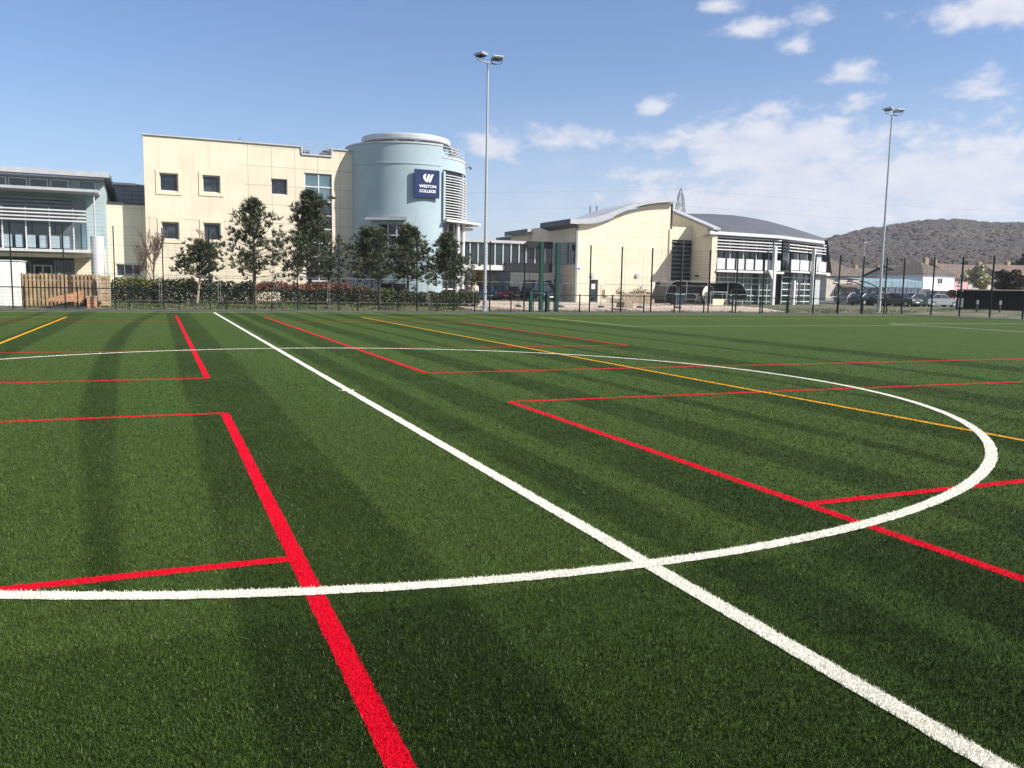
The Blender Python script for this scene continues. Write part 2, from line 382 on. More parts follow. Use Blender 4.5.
def dist_mark(x, y, segs):
    if not isinstance(segs, list): return np.abs(np.hypot(x, y)-segs)
    d = np.full(x.shape, 9.)
    for (a, b), (c, e) in segs:
        L2 = (c-a)**2+(e-b)**2; t = np.clip(((x-a)*(c-a)+(y-b)*(e-b))/L2, 0, 1)
        d = np.minimum(d, np.hypot(x-a-t*(c-a), y-b-t*(e-b)))
    return d
def strip(b, pts, w, z):
    pts = np.array(pts); d = np.gradient(pts, axis=0); d /= np.linalg.norm(d, axis=1)[:, None]; nrm = np.c_[-d[:, 1], d[:, 0]]
    near = np.hypot(pts[:, 0]-CAM.x, pts[:, 1]-CAM.y) < 14
    j1, j2 = [rng.normal(0, .003, len(pts))*near for _ in 'ab']
    L = pts+nrm*(w/2+j1)[:, None]; R = pts-nrm*(w/2+j2)[:, None]
    b.grid([[(p[0], p[1], z), (q[0], q[1], z)] for p, q in zip(L.tolist(), R.tolist())])
for name, z, w, m, bl, segs in MARK:
    b = MB()
    if isinstance(segs, list):
        for k_, ((a, c), (e, g)) in enumerate(segs):
            L = math.hypot(e-a, g-c); s_ = np.linspace(0, 1, max(2, int(L/.04)))[:, None]
            strip(b, np.array([a, c])+s_*np.array([e-a, g-c]), w, z+.00012*k_)
    else:
        t = np.linspace(0, 2*math.pi, 1700); strip(b, np.c_[np.cos(t), np.sin(t)]*segs, w, z)
    tag(b.build(name, m), kind='structure')

# fibres standing in the pile, dense near the camera and thinning out with distance
NB = 560000
ang = YAW+rng.uniform(-.86, .86, NB*2)
u = rng.uniform(0, 1, NB*2); d0, dm, d1 = 1.3, 3.2, 34.
# radial pdf ~ d (d<dm), ~ d^-0.75 beyond
A1 = (dm**2-d0**2)/2; B = dm**2.3; A2 = B*(dm**-.3-d1**-.3)/.3; tt = u*(A1+A2)
dist = np.where(tt < A1, np.sqrt(d0**2+2*np.minimum(tt, A1)), np.maximum(dm**-.3-np.maximum(tt-A1, 0)*.3/B, 1e-6)**(-1/.3))
dist = np.minimum(dist, d1); keep = (rng.uniform(0, 1, NB*2) > np.clip((dist-8)/26, 0, 1)) & ((np.abs(ang-YAW) < .66) | (rng.uniform(0, 1, NB*2) < .35))
ang, dist = ang[keep], dist[keep]
bx = CAM.x+np.sin(ang)*dist; by = CAM.y+np.cos(ang)*dist
def blades(name, sel, m, z, hmul=1.):
    x, y, r = bx[sel], by[sel], dist[sel]; k = len(x)
    th = rng.uniform(0, 2*math.pi, k); hgt = rng.uniform(.009, .018, k)*hmul; wd = .0011*np.clip(r/4.6, 1, 4.5)*rng.uniform(.8, 1.5, k)
    lean = rng.uniform(.05, .75, k)*hgt; la = rng.uniform(0, 2*math.pi, k)
    dx, dy = np.cos(th)*wd, np.sin(th)*wd; tx, ty = x+np.cos(la)*lean, y+np.sin(la)*lean
    zz = np.full(k, z)
    v = np.empty((k, 4, 3), np.float32)
    v[:, 0] = np.c_[x-dx, y-dy, zz]; v[:, 1] = np.c_[x+dx, y+dy, zz]; v[:, 2] = np.c_[tx+dx*.7, ty+dy*.7, zz+hgt]; v[:, 3] = np.c_[tx-dx*.7, ty-dy*.7, zz+hgt]
    me = bpy.data.meshes.new(name); me.vertices.add(4*k); me.vertices.foreach_set('co', v.ravel())
    me.loops.add(4*k); me.loops.foreach_set('vertex_index', np.arange(4*k, dtype=np.int32))
    me.polygons.add(k); me.polygons.foreach_set('loop_start', np.arange(0, 4*k, 4, dtype=np.int32))
    me.update(); me.materials.append(m)
    o = bpy.data.objects.new(name, me); COL.objects.link(o); tag(o, kind='stuff'); return o
free = np.ones(len(bx), bool)
for name, z, w, m, bl, segs in reversed(MARK):
    if bl is None: continue
    dd = dist_mark(bx, by, segs)+rng.normal(0, .0025, len(bx))
    sel = free & (dd < w/2); free &= ~sel
    tag(blades({'red_court_line': 'red_line_fibres', 'yellow_pitch_line': 'yellow_line_fibres', 'halfway_line': 'halfway_line_fibres', 'centre_circle': 'circle_fibres'}[name], sel, bl, z, .75),
        {'red_court_line': 'bright red turf fibres of the near court lines', 'yellow_pitch_line': 'yellow turf fibres of the pitch line at the right',
         'halfway_line': 'white turf fibres of the long straight halfway line', 'centre_circle': 'white turf fibres of the big curved centre circle'}[name], 'turf line')
tag(blades('turf_fibres', free, fibre, -.012), 'short dark green artificial turf fibres in the foreground', 'turf')
# ---------------------------------------------------------------- cream teaching block
GZ = .34
YC = 54.0
TWK = 1.25                                                     # tower centre behind the cream wall line
def xz(x, y, Y=YC): p = atY(x, y, Y); return p.x, p.z
root = thing('cream_building', 'cream rendered three storey block with small square windows joined to the blue round tower', 'building', (3, YC, GZ))
ZT = 12.13
xL = xz(143, 140)[0]; xR = xz(352.4, 200)[0]+.35
nx0, nx1, nz = xz(302, 150)[0], xz(331.5, 150)[0], xz(316, 156)[1]
sq = []
for (a, b, c, d, fr) in ((159.5, 173, 178, 191.5, 1), (202.5, 175.3, 220, 193, 1), (271, 178.3, 287.5, 195, 0), (161.5, 222, 179, 239.5, 1), (203.5, 223, 220.5, 240.5, 1)):
    x0, z1 = xz(a, b); x1, z0 = xz(c, d); sq.append((x0, x1, z0, z1, fr))
tw = (xz(304, 173)[0], xz(333, 173)[0], GZ+.05, xz(318, 173.5)[1])
w = MB(); w.holes(xL, nx0, GZ-.3, ZT, YC, .3, [q[:4] for q in sq]); w.holes(nx0, nx1, GZ-.3, nz, YC, .3, [tw]); w.holes(nx1, xR, GZ-.3, ZT, YC, .3, [])
w.box(xL, xR, YC+.31, YC+18, GZ-.3, nz-.5)                  # body behind the front skin
w.box(xL, xL+.32, YC+.002, YC+17.9, nz-.5, ZT-.02); w.box(nx0-.3, nx0, YC+.004, YC+.32, nz-.5, ZT-.03); w.box(nx1, nx1+.3, YC+.004, YC+.32, nz-.5, ZT-.03)
w.build('wall', M['cream'], root)
c_ = MB(); c_.box(xL-.08, nx0+.03, YC-.1, YC+.36, ZT, ZT+.09).box(nx1-.03, xR, YC-.1, YC+.36, ZT, ZT+.09).box(nx0-.03, nx1+.03, YC-.1, YC+.36, nz, nz+.12)
c_.box(nx0-.08, nx0+.04, YC-.1, YC+.36, nz+.12, ZT-.003).box(nx1-.04, nx1+.08, YC-.1, YC+.36, nz+.12, ZT-.003)
c_.build('parapet_coping', M['grey'], root)
for x0, x1, z0, z1, fr in sq:
    window(root, x0, x1, z0, z1, YC+.16, 1, 1, 'white', 'glass', .055, sill=True)
    if fr:
        s_ = MB(); e = .27
        for a, b, c, d in ((x0-e, x1+e, z1+.04, z1+e), (x0-e, x1+e, z0-e, z0-.1), (x0-e, x0-.04, z0-.1, z1+.04), (x1+.04, x1+e, z0-.1, z1+.04)): s_.box(a, b, YC-.045, YC-.003, c, d)
        s_.build('window_surround', M['cream_trim'], root)
# tall stair window: two columns, upper panes blue, lower ones dark
x0, x1, z0, z1 = tw
zs = [z1]+[xz(318, y)[1] for y in (187, 201.5, 215.5, 229, 243, 257, 271, 281)]+[z0]
tf = MB(); f_ = .1
for c in (x0+f_/2, (x0+x1)/2, x1-f_/2): tf.box(c-f_/2, c+f_/2, YC+.08, YC+.2, z0, z1)
for i, z in enumerate(zs): tf.box(x0+.003, x1-.003, YC+.083, YC+.197, max(z0, z-f_/2), min(z1, z+f_/2))
tf_o = tf.build('stair_window', M['white'], root)
for i in range(len(zs)-1):
    for j in range(2):
        a = x0+f_/2+j*(x1-x0-f_)/2
        MB().box(a, a+(x1-x0-f_)/2, YC+.13, YC+.15, zs[i+1], zs[i]).build('pane', M['bglass' if i < 2 else 'glass'], tf_o)
r_ = MB()
for k_ in range(4): r_.tube((nx0, YC+.2, nz+.3+.23*k_), (nx1, YC+.2, nz+.3+.23*k_), .022, n=6)
for t in (.1, .5, .9): r_.tube((nx0+(nx1-nx0)*t, YC+.2, nz+.1), (nx0+(nx1-nx0)*t, YC+.2, nz+1), .022, n=6)
r_.build('balcony_railing', M['galv'], root)
p_ = MB(); p_.ext([(nx0+1.2, YC+3, nz-.3), (nx1+1, YC+3, nz-.3), (nx1+1, YC+3, nz+1.2), (nx0+2.2, YC+3, nz+.95)], (0, 4, 0)); p_.box(nx0+.2, nx0+1, YC+2.6, YC+3.4, nz-.3, nz+.75)
p_.build('roof_plant', M['dark'], root)
q_ = MB(); q_.tube((xz(240, 140)[0], YC+.15, ZT+.05), (xz(240, 140)[0], YC+.15, ZT+.42), .025).box(xz(240, 140)[0]-.15, xz(240, 140)[0]+.15, YC+.1, YC+.2, ZT+.25, ZT+.31); q_.build('roof_bracket', M['midgrey'], root)

# ---------------------------------------------------------------- round tower
TC = Vector((0, YC+TWK, 0)); TR = 4.6
aR = ray(465, 200); aR = math.atan2(aR.x, aR.y)                # bearing of its right edge; left edge meets the wall at px 352.5
for _ in range(30):
    cx = atY(352.6, 200, YC).x+math.sqrt(TR**2-TWK**2); D = math.hypot(cx-CAM.x, TC.y-CAM.y); be = math.atan2(cx-CAM.x, TC.y-CAM.y); TR += (D*math.sin(aR-be)-TR)*.7
TC.x = cx
def cyl(x, y, R=None):                                         # pixel -> angle and height on the tower's skin
    R = R or TR; d = ray(x, y); a = d.x**2+d.y**2; ox, oy = CAM.x-TC.x, CAM.y-TC.y
    b = ox*d.x+oy*d.y; q = b*b-a*(ox*ox+oy*oy-R*R); t = (-b-math.sqrt(max(q, 0)))/a; p = CAM+d*t
    return math.atan2(p.y-TC.y, p.x-TC.x), p.z
def cp(th, z, R=None): R = R or TR; return (TC.x+R*math.cos(th), TC.y+R*math.sin(th), z)
root = thing('round_tower', 'pale blue round tower with a flat disc roof and navy sign', 'building', (TC.x, TC.y, GZ))
Zrim = cyl(409, 142.6)[1]; Zring = cyl(409, 163)[1]
tL, tN = -math.pi*1.06, cyl(443, 160)[0]                      # skin from behind the left edge to the glazed corner
def skin(mb, t0, t1, z0, z1, hs=(), R=None, rev=.35):
    R = R or TR
    ts = sorted({*[t0+(t1-t0)*i/72 for i in range(73)], *[h[0] for h in hs], *[h[1] for h in hs]}); zs_ = sorted({z0, z1, *[h[2] for h in hs], *[h[3] for h in hs]})
    for a, b in zip(ts[:-1], ts[1:]):
        for c, d in zip(zs_[:-1], zs_[1:]):
            if any(h[0]-1e-6 < (a+b)/2 < h[1] and h[2] < (c+d)/2 < h[3] for h in hs): continue
            mb.add([cp(a, c, R), cp(b, c, R), cp(b, d, R), cp(a, d, R)], [(0, 1, 2, 3)])
    for a, b, c, d in hs:
        mb.add([cp(a, c, R), cp(b, c, R), cp(b, d, R), cp(a, d, R), cp(a, c, R-rev), cp(b, c, R-rev), cp(b, d, R-rev), cp(a, d, R-rev)], [(0, 4, 5, 1), (1, 5, 6, 2), (2, 6, 7, 3), (3, 7, 4, 0)])
wA = (cyl(379, 223)[0], cyl(405.5, 223)[0], cyl(392, 246)[1], cyl(392, 224)[1])
wD = (cyl(379, 280)[0], cyl(406, 280)[0], GZ-.2, cyl(392, 277.5)[1])
wb = MB(); skin(wb, tL, tN, GZ-.3, Zrim, [wA, wD])
zN = cyl(452, 159)[1]
skin(wb, tN, .5, cyl(452, 171)[1], zN)
wb.add([cp(tN, zN), cp(tN, Zrim), cp(tN, Zrim, TR-.3), cp(tN, zN, TR-.3)], [(0, 1, 2, 3)])
wo = wb.build('wall', M['blue_render'], root)
cb = MB(); cb.lathe((TC.x, TC.y, 0), [(TR-.5, GZ), (TR-.5, zN-.05), (0, zN-.04)], 48); cb.build('core_wall', M['midgrey'], root)
cb = MB(); cb.lathe((TC.x, TC.y, 0), [(TR-.45, Zrim-.25), (TR-.45, Zrim-.02), (0.01, Zrim-.01)], 40, tL, tN-.03); cb.build('roof_deck', M['grey'], root)
rg = MB(); rg.lathe((TC.x, TC.y, Zrim), [(TR-.3, .0), (TR-.3, .1), (TR+.05, .1), (TR+.05, -.03), (TR-.3, -.03)], 60, tL, tN); rg.build('rim_coping', M['grey'], root)
rg = MB(); rg.lathe((TC.x, TC.y, Zring), [(TR-.05, -.05), (TR+.035, -.05), (TR+.035, .05), (TR-.05, .05)], 60, tL, cyl(441, 165)[0]); rg.build('band_course', M['blue_panel'], root, smooth=False)
pn = MB(); skin(pn, cyl(368, 210)[0], cyl(418, 210)[0], cyl(392, 246)[1]-2.9, cyl(392, 208)[1], [(wA[0]-.004, wA[1]+.004, wA[2]-.02, wA[3]+.02)], TR+.03, .05)
pn.build('cladding_panel', M['blue_panel'], root)
# disc roof with ribbon windows under it
Rc = TR*.745; zc0 = cyl(407, 138.7, Rc)[1]; zc1 = cyl(407, 132.6, Rc)[1]
db = MB(); db.lathe((TC.x, TC.y, 0), [(Rc-.5, zc0-.9), (Rc-.5, zc0+.05)], 48); lo_ = db.build('lantern_wall', M['blue_panel'], root)
gb = MB()
for k_ in range(12):
    a = -math.pi+k_*math.pi/6; gb.lathe((TC.x, TC.y, 0), [(Rc-.47, zc0-.3), (Rc-.47, zc0-.01)], 8, a+.06, a+.46)
gb.build('ribbon_window', M['glass'], lo_)
db = MB(); db.lathe((TC.x, TC.y, 0), [(Rc-.6, zc0), (Rc-.02, zc0+.03), (Rc, zc0+.1), (Rc, zc1-.1), (Rc-.04, zc1), (.01, zc1+.12)], 64); db.build('disc_roof', M['grey'], root, smooth=False)
# canopy and window above the door
def vis(t0, t1, z0, z1, name, cols, rows, fm='white', gm='glass'):
    fr = MB(); R = TR-.2
    for i in range(cols+1):
        t = t0+(t1-t0)*i/cols; h = .055/TR
        fr.lathe((TC.x, TC.y, 0), [(R-.06, z0), (R+.06, z0), (R+.06, z1), (R-.06, z1)], 2, t-h, t+h)
    for j in range(rows+1):
        z = z0+(z1-z0)*j/rows; fr.lathe((TC.x, TC.y, z), [(R-.05, -.05), (R+.05, -.05), (R+.05, .05), (R-.05, .05)], 10, t0, t1)
    o = fr.build(name, M[fm], root); g = MB(); g.lathe((TC.x, TC.y, 0), [(R-.02, z0), (R-.02, z1)], 12, t0, t1); g.build('pane', M[gm], o); return o
vis(*wA, 'window', 3, 2); vis(wD[0], wD[1], wD[2], wD[3], 'door', 2, 1)
def arc_slab(t0, t1, ra, rb, z0, z1, mb=None, nn=14):
    mb = mb or MB(); rows = [[cp(t0+(t1-t0)*i/nn, z, r) for i in range(nn+1)] for r, z in ((ra, z0), (rb, z0+.1), (rb, z1), (ra, z1), (ra, z0))]
    mb.grid(rows)
    for t in (t0, t1): mb.add([cp(t, z0, ra), cp(t, z0+.1, rb), cp(t, z1, rb), cp(t, z1, ra)], [(0, 1, 2, 3)])
    return mb
zk = cyl(392, 218.5, TR+.8)[1]
ta, tb2 = cyl(366, 218, TR+.6)[0], cyl(407, 218, TR+.6)[0]; pa_, pb_ = Vector(cp(ta, zk-.08, TR+.75)), Vector(cp(tb2, zk-.08, TR+.75)); qa_, qb_ = Vector(cp(ta+.02, zk-.08, TR-.3)), Vector(cp(tb2-.02, zk-.08, TR-.3))
MB().ext([qa_, pa_, pb_, qb_], (0, 0, .2)).build('canopy', M['white'], root)
MB().ext([v+Vector((0, 0, .203)) for v in (qa_, pa_, pb_, qb_)], (0, 0, .03)).build('canopy_bounce_cut', M['midgrey'], root)  # added dull top, out of view, cuts light bounced up the wall
# glazed corner: louvred drum, white posts, thin flat canopy
zl1, zl0 = cyl(452, 174)[1], cyl(452, 219)[1]
tE = .35
gl = MB(); gl.lathe((TC.x, TC.y, 0), [(TR-.42, GZ), (TR-.42, zl1)], 30, tN, tE+.2); gl.build('corner_glazing', M['glass'], root)
for k_ in range(17):
    z = zl0+(zl1-zl0)*(k_+.5)/17
    sb = MB(); sb.lathe((TC.x, TC.y, z), [(TR-.06, -.06), (TR+.14, -.095), (TR+.14, -.04), (TR-.06, .0), (TR-.06, -.06)], 20, tN+.03, tE); sb.build('louvre', M['white'], root)
for t in (tN+.01, cyl(461, 200)[0], tE):
    fb = MB(); fb.lathe((TC.x, TC.y, 0), [(TR-.02, zl0-.15), (TR+.17, zl0-.15), (TR+.17, zl1+.1), (TR-.02, zl1+.1), (TR-.02, zl0-.15)], 2, t-.018, t+.018)
    fb.build('louvre_frame', M['grey'], root)
db = MB(); t = tN-.01; db.add([cp(t, GZ, TR), cp(t, zl1+.1, TR), cp(t, zl1+.1, TR+.18), cp(t, zl0-.4, TR+.18), cp(t, zl0-.4, TR), cp(t+.03, GZ, TR), cp(t+.03, zl1+.1, TR), cp(t+.03, zl1+.1, TR+.18), cp(t+.03, zl0-.4, TR+.18), cp(t+.03, zl0-.4, TR)], [(0, 1, 2, 3, 4), (9, 8, 7, 6, 5)]+[(i, (i+1) % 5, 5+(i+1) % 5, 5+i) for i in range(5)])
db.build('end_fin', M['blue_panel'], root)
zq = cyl(455, 222)[1]
kb = MB(); a0_ = tN+.0
pts = [cp(a0_, zq-.06, TR-.1), cp(a0_, zq-.06, TR+.55), cp(-.62, zq-.06, TR+.75), cp(-.33, zq-.06, TR+1.35), cp(-.08, zq-.06, TR+1.2), cp(.3, zq-.06, TR-.1)]
kb.ext(pts, (0, 0, .16)); pts2 = [(p[0], p[1], p[2]-.42) for p in (cp(-.5, zq, TR-.2), cp(-.42, zq, TR+.6), cp(-.1, zq, TR+.9), cp(.3, zq, TR-.1))]; kb.ext(pts2, (0, 0, .13)); kb.build('flat_canopy', M['white'], root)
for px_ in (457.5, 462.8):
    t = cyl(px_, 250, TR-.03)[0]; pb = MB(); pb.tube(cp(t, GZ, TR-.03), cp(t, zq-.1, TR-.03), .16, n=12); pb.build('corner_column', M['white'], root, smooth=False)
tb_ = MB()
for z in (GZ+1.1, GZ+2.9, zq-1.2): tb_.lathe((TC.x, TC.y, z), [(TR-.4, -.05), (TR-.3, -.05), (TR-.3, .05), (TR-.4, .05)], 16, tN, tE)
for i in range(9): t = tN+(tE-tN)*i/8; tb_.tube(cp(t, GZ, TR-.36), cp(t, zq-.2, TR-.36), .035, n=6)
tb_.build('corner_mullion', M['white'], root)
rl = MB()
for k_ in range(4): rl.path([cp(tN+(.3-tN)*i/14, zN+.2+.22*k_, TR-.1) for i in range(15)], .022, 5)
for i in range(5): t = tN+(.3-tN)*i/4; rl.tube(cp(t, zN, TR-.1), cp(t, zN+.95, TR-.1), .025, n=5)
rl.build('balcony_railing', M['white'], root)
rg = MB(); rg.lathe((TC.x, TC.y, zN), [(TR-.35, .0), (TR-.35, .09), (TR+.05, .09), (TR+.05, -.02)], 20, tN, .45); rg.build('balcony_coping', M['white'], root)
pl_ = MB(); t = cyl(460, 150)[0]; pl_.box(cp(t, 0, TR-.6)[0]-.3, cp(t, 0, TR-.6)[0]+.3, cp(t, 0, TR-.6)[1]-.3, cp(t, 0, TR-.6)[1]+.3, zN, zN+1.05); pl_.build('louvred_vent', M['midgrey'], root)
pl_ = MB(); pl_.tube(cp(-.32, zN-.25, TR), cp(-.26, zN-.05, TR+.42), .06).tube(cp(-.26, zN-.05, TR+.42), cp(-.26, zN-.3, TR+.5), .09, .11); pl_.build('wall_lamp', M['dark'], root)

# navy sign board on the tower, mounted on the curve
t = cyl(426.2, 184)[0]; zc = cyl(426.2, 184)[1]; ang = t+math.pi/2
o_ = Vector(cp(t, zc, TR+.16)); DS = math.hypot(o_.x-CAM.x, o_.y-CAM.y)
sw = 24.3*DS/F/math.cos(math.atan2(o_.x-CAM.x, o_.y-CAM.y)+ang); sh = 27.0*DS/F
sg = thing('sign_board', 'navy blue square sign with white emblem and college lettering on the round tower', 'sign', tuple(o_))
b = MB(o_, ang); b.box(-sw/2, sw/2, -.06, .05, -sh/2, sh/2); b.build('board', M['sign'], sg, bevel=.03)
b = MB(o_, ang); b.box(-sw*.3, sw*.3, .052, .34, -.05, .05).box(-sw*.3, sw*.3, .052, .34, sh*.3, sh*.3+.1); b.build('bracket', M['grey'], sg)
e = MB(o_, ang); s_ = sw
for u0, u1, wd, zt, zb in ((-.15, -.095, .062, .36, .105), (-.045, .005, .07, .365, .075), (.06, .11, .07, .36, .07)):
    pass
def stroke(b, pts, wds):                                       # rounded slanted stroke of the emblem
    L = [(p[0]-w_/2, p[1]) for p, w_ in zip(pts, wds)]; R = [(p[0]+w_/2, p[1]) for p, w_ in zip(pts, wds)]
    for i in range(len(pts)-1): b.ext([(L[i][0]*s_, -.062, L[i][1]*s_), (R[i][0]*s_, -.062, R[i][1]*s_), (R[i+1][0]*s_, -.062, R[i+1][1]*s_), (L[i+1][0]*s_, -.062, L[i+1][1]*s_)], (0, -.018, 0))
stroke(e, [(-.045, .075), (-.07, .13), (-.105, .20), (-.115, .27), (-.085, .33), (-.045, .36)], [.03, .09, .10, .095, .085, .03])
stroke(e, [(-.01, .06), (.0, .10), (.02, .16), (.04, .23), (.06, .30), (.085, .355)], [.05, .085, .09, .09, .09, .05])
stroke(e, [(.095, .05), (.11, .10), (.13, .16), (.155, .23), (.18, .30), (.225, .35)], [.05, .085, .09, .09, .095, .09])
e.build('emblem', M['signwhite'], sg)
def lettering(word, width, height, u, z):
    cu = bpy.data.curves.new('lettering', 'FONT'); cu.body = word; cu.align_x = 'CENTER'; cu.size = 1; cu.extrude = .01; cu.offset = .022; cu.resolution_u = 3
    to = bpy.data.objects.new('lettering', cu); COL.objects.link(to); bpy.context.view_layer.update()
    me = bpy.data.meshes.new_from_object(to.evaluated_get(bpy.context.evaluated_depsgraph_get())); bpy.data.objects.remove(to)
    co = np.empty(len(me.vertices)*3); me.vertices.foreach_get('co', co); co = co.reshape(-1, 3)
    x0, x1 = co[:, 0].min(), co[:, 0].max(); y0, y1 = co[:, 1].min(), co[:, 1].max()
    T = Matrix.Rotation(ang, 4, 'Z')
    for v in me.vertices:
        p = T @ Vector((((v.co.x-x0)/(x1-x0)-.5)*width+u, -.068-v.co.z*.6, (v.co.y-y0)/(y1-y0)*height+z)); v.co = p
    me.materials.clear(); me.materials.append(M['signwhite'])
    o = bpy.data.objects.new('lettering', me); COL.objects.link(o); o.parent = sg; return o
lettering('WESTON', sw*.68, sh*.105, .02*sw, -.145*sh); lettering('COLLEGE', sw*.66, sh*.105, .02*sw, -.315*sh)

# ---------------------------------------------------------------- glazed block at the far left
YL = 52.0
root = thing('glazed_building', 'pale blue glazed block with white louvres and overhanging flat roof', 'building', (-9, YL, GZ))
def lz(x, y, Y=YL): p = atY(x, y, Y); return p.x, p.z
XE = lz(105, 230)[0]; XW = -24.
zTop = lz(50, 169, YL-1.16)[1]; zWall = lz(50, 173.8, YL-1.16)[1]
Dp = 14
w = MB(); w.box(XW, XE, YL+.4, YL+Dp, GZ-.3, zWall); w.build('wall', M['blue_clad'], root)
w = MB(); w.box(lz(74, 260)[0], XE+.02, YL+.05, YL+.39, GZ-.3, lz(90, 250)[1]); w.build('ground_floor_wall', M['cream2'], root)
r_ = MB(); r_.ext([(XE+.42, YL-1.1, zWall+.02), (XE+.42, YL-1.1, zTop-.04), (XE+.42, YL+2, zTop+.1), (XE+.42, YL+8, zTop-.4), (XE+.42, YL+Dp+2, zTop-2.9), (XE+.42, YL+Dp+2, zTop-3.4), (XE+.42, YL+8, zTop-.95), (XE+.42, YL+2, zWall+.02)], (XW-XE-.55, 0, 0))
ro = r_.build('roof', M['roof'], root)
f_ = MB(); f_.box(XW, XE+.46, YL-1.16, YL-1.103, zWall-.02, zTop); f_.build('fascia', M['lightgrey'], ro)
f_ = MB(); f_.box(XW, XE+.12, YL-1.0, YL-.93, zWall-.16, zWall-.05); f_.build('gutter', M['grey'], ro)
def mid(y): return lz(50, y)[1]
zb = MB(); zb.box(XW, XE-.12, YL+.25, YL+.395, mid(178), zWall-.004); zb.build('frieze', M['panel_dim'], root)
for a, b in ((-40, -20), (-16, 6), (7.5, 27), (28.5, 48), (49.5, 68.5)):
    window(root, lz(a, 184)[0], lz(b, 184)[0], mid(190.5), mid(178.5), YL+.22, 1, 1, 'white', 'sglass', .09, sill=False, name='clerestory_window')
window(root, lz(78, 184)[0], lz(95, 184)[0], mid(190.5), mid(178.5), YL+.3, 1, 1, 'white', 'bglass', .06, sill=False, name='clerestory_window')
k_ = MB(); zc = mid(193); k_.ext([(XW, YL+.39, zc+.02), (XW, YL-2.15, zc+.02), (XW, YL-2.15, zc+.16), (XW, YL+.39, zc+.24)], (XE-.25-XW, 0, 0)); ks = k_.build('canopy_shelf', M['lightgrey'], root); MB().box(XW, XE-.22, YL-2.26, YL-2.153, zc+.0, zc+.18).build('nosing', M['lightgrey'], ks)
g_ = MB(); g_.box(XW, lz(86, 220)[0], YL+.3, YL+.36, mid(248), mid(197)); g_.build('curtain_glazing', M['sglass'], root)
g_ = MB(); g_.box(lz(81, 220)[0], lz(85, 220)[0], YL+.22, YL+.29, mid(248), mid(222)); g_.build('narrow_pane', M['bglass'], root)
YB = YL-1.6
def bz(y): return lz(45, y, YB)[1]
xb = lz(86, 220, YB)[0]
for y in (209.5, 213, 216.5, 220):
    s_ = MB(); s_.box(XW, xb, YB, YB+.28, bz(y)-.045, bz(y)+.045); s_.build('louvre', M['white'], root)
for y in (199, 202.5, 206):
    s_ = MB(); s_.box(XW, xb-1, YL+.0, YL+.18, mid(y)-.04, mid(y)+.04); s_.build('shade_slat', M['midgrey'], root)
for x in (-46, -22.5, 1.5, 25.3, 49.2, 73.2):
    s_ = MB(); xx = lz(x, 230, YB)[0]; s_.box(xx-.035, xx+.035, YB+.29, YB+.38, bz(250), bz(207)); s_.build('slim_post', M['white'], root)
xs_ = [-24, -18.5, -15, -12.2]; 
for a, b in ((-44, -34), (-20, -9), (1.5, 12), (15.5, 23), (27, 35.5), (39.5, 47.5), (51, 59.5), (62.5, 72)):
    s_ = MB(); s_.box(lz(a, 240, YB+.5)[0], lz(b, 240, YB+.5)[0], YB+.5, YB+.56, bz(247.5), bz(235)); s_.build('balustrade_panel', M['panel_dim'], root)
s_ = MB(); s_.ext([(XW, YL+.3, bz(252)-.25), (XW, YB-.6, bz(250)-.12), (XW, YB-.6, bz(249.2)), (XW, YL+.3, bz(249.2))], (xb+.25-XW, 0, 0)); s_.build('balcony_slab', M['white'], root)
for i in range(7):
    a = lz(-40+18.5*i, 255, YB)[0]; s_ = MB(); z1_ = bz(253.6); z0_ = bz(257.2); s_.ext([(a, YB-.3, z1_), (a+1.05, YB-.3, z1_), (a+.8, YB-.15, z0_), (a-.3, YB-.15, z0_)], (0, .05, 0)); s_.build('soffit_panel', M['cream_trim'], root)
g_ = MB(); g_.box(XW, lz(74, 265)[0], YL+.2, YL+.39, GZ-.3, bz(258)); g_.build('shopfront_wall', M['dark'], root)
for a, b in ((-20, 0), (20, 31), (54, 73)):
    window(root, lz(a, 265)[0], lz(b, 265)[0], GZ+.9, mid(260), YL+.1, 1, 2, 'midgrey', 'glass', .08, sill=False)
dz = window(root, lz(33, 265)[0], lz(52, 265)[0], GZ, mid(265), YL+.08, 2, 1, 'grey', 'glass', .1, sill=False, name='double_door')
d_ = MB(); xx, zz0 = lz(97.6, 256); YD = YL-1.7; xx = lz(97.6, 256, YD)[0]
d_.lathe((xx, YD, 0), [(.0, GZ), (.42, GZ), (.42, lz(97, 236.5, YD)[1]), (0, lz(97, 236, YD)[1])], 28); d_.build('drum_column', M['white'], root, smooth=False)
for k2 in range(8):
    z = GZ+.4+k2*.6
d_ = MB(); d_.tube((xx-.1, YD, lz(97, 237, YD)[1]), (xx-.1, YD, zc), .055); d_.build('slim_post', M['grey'], root)
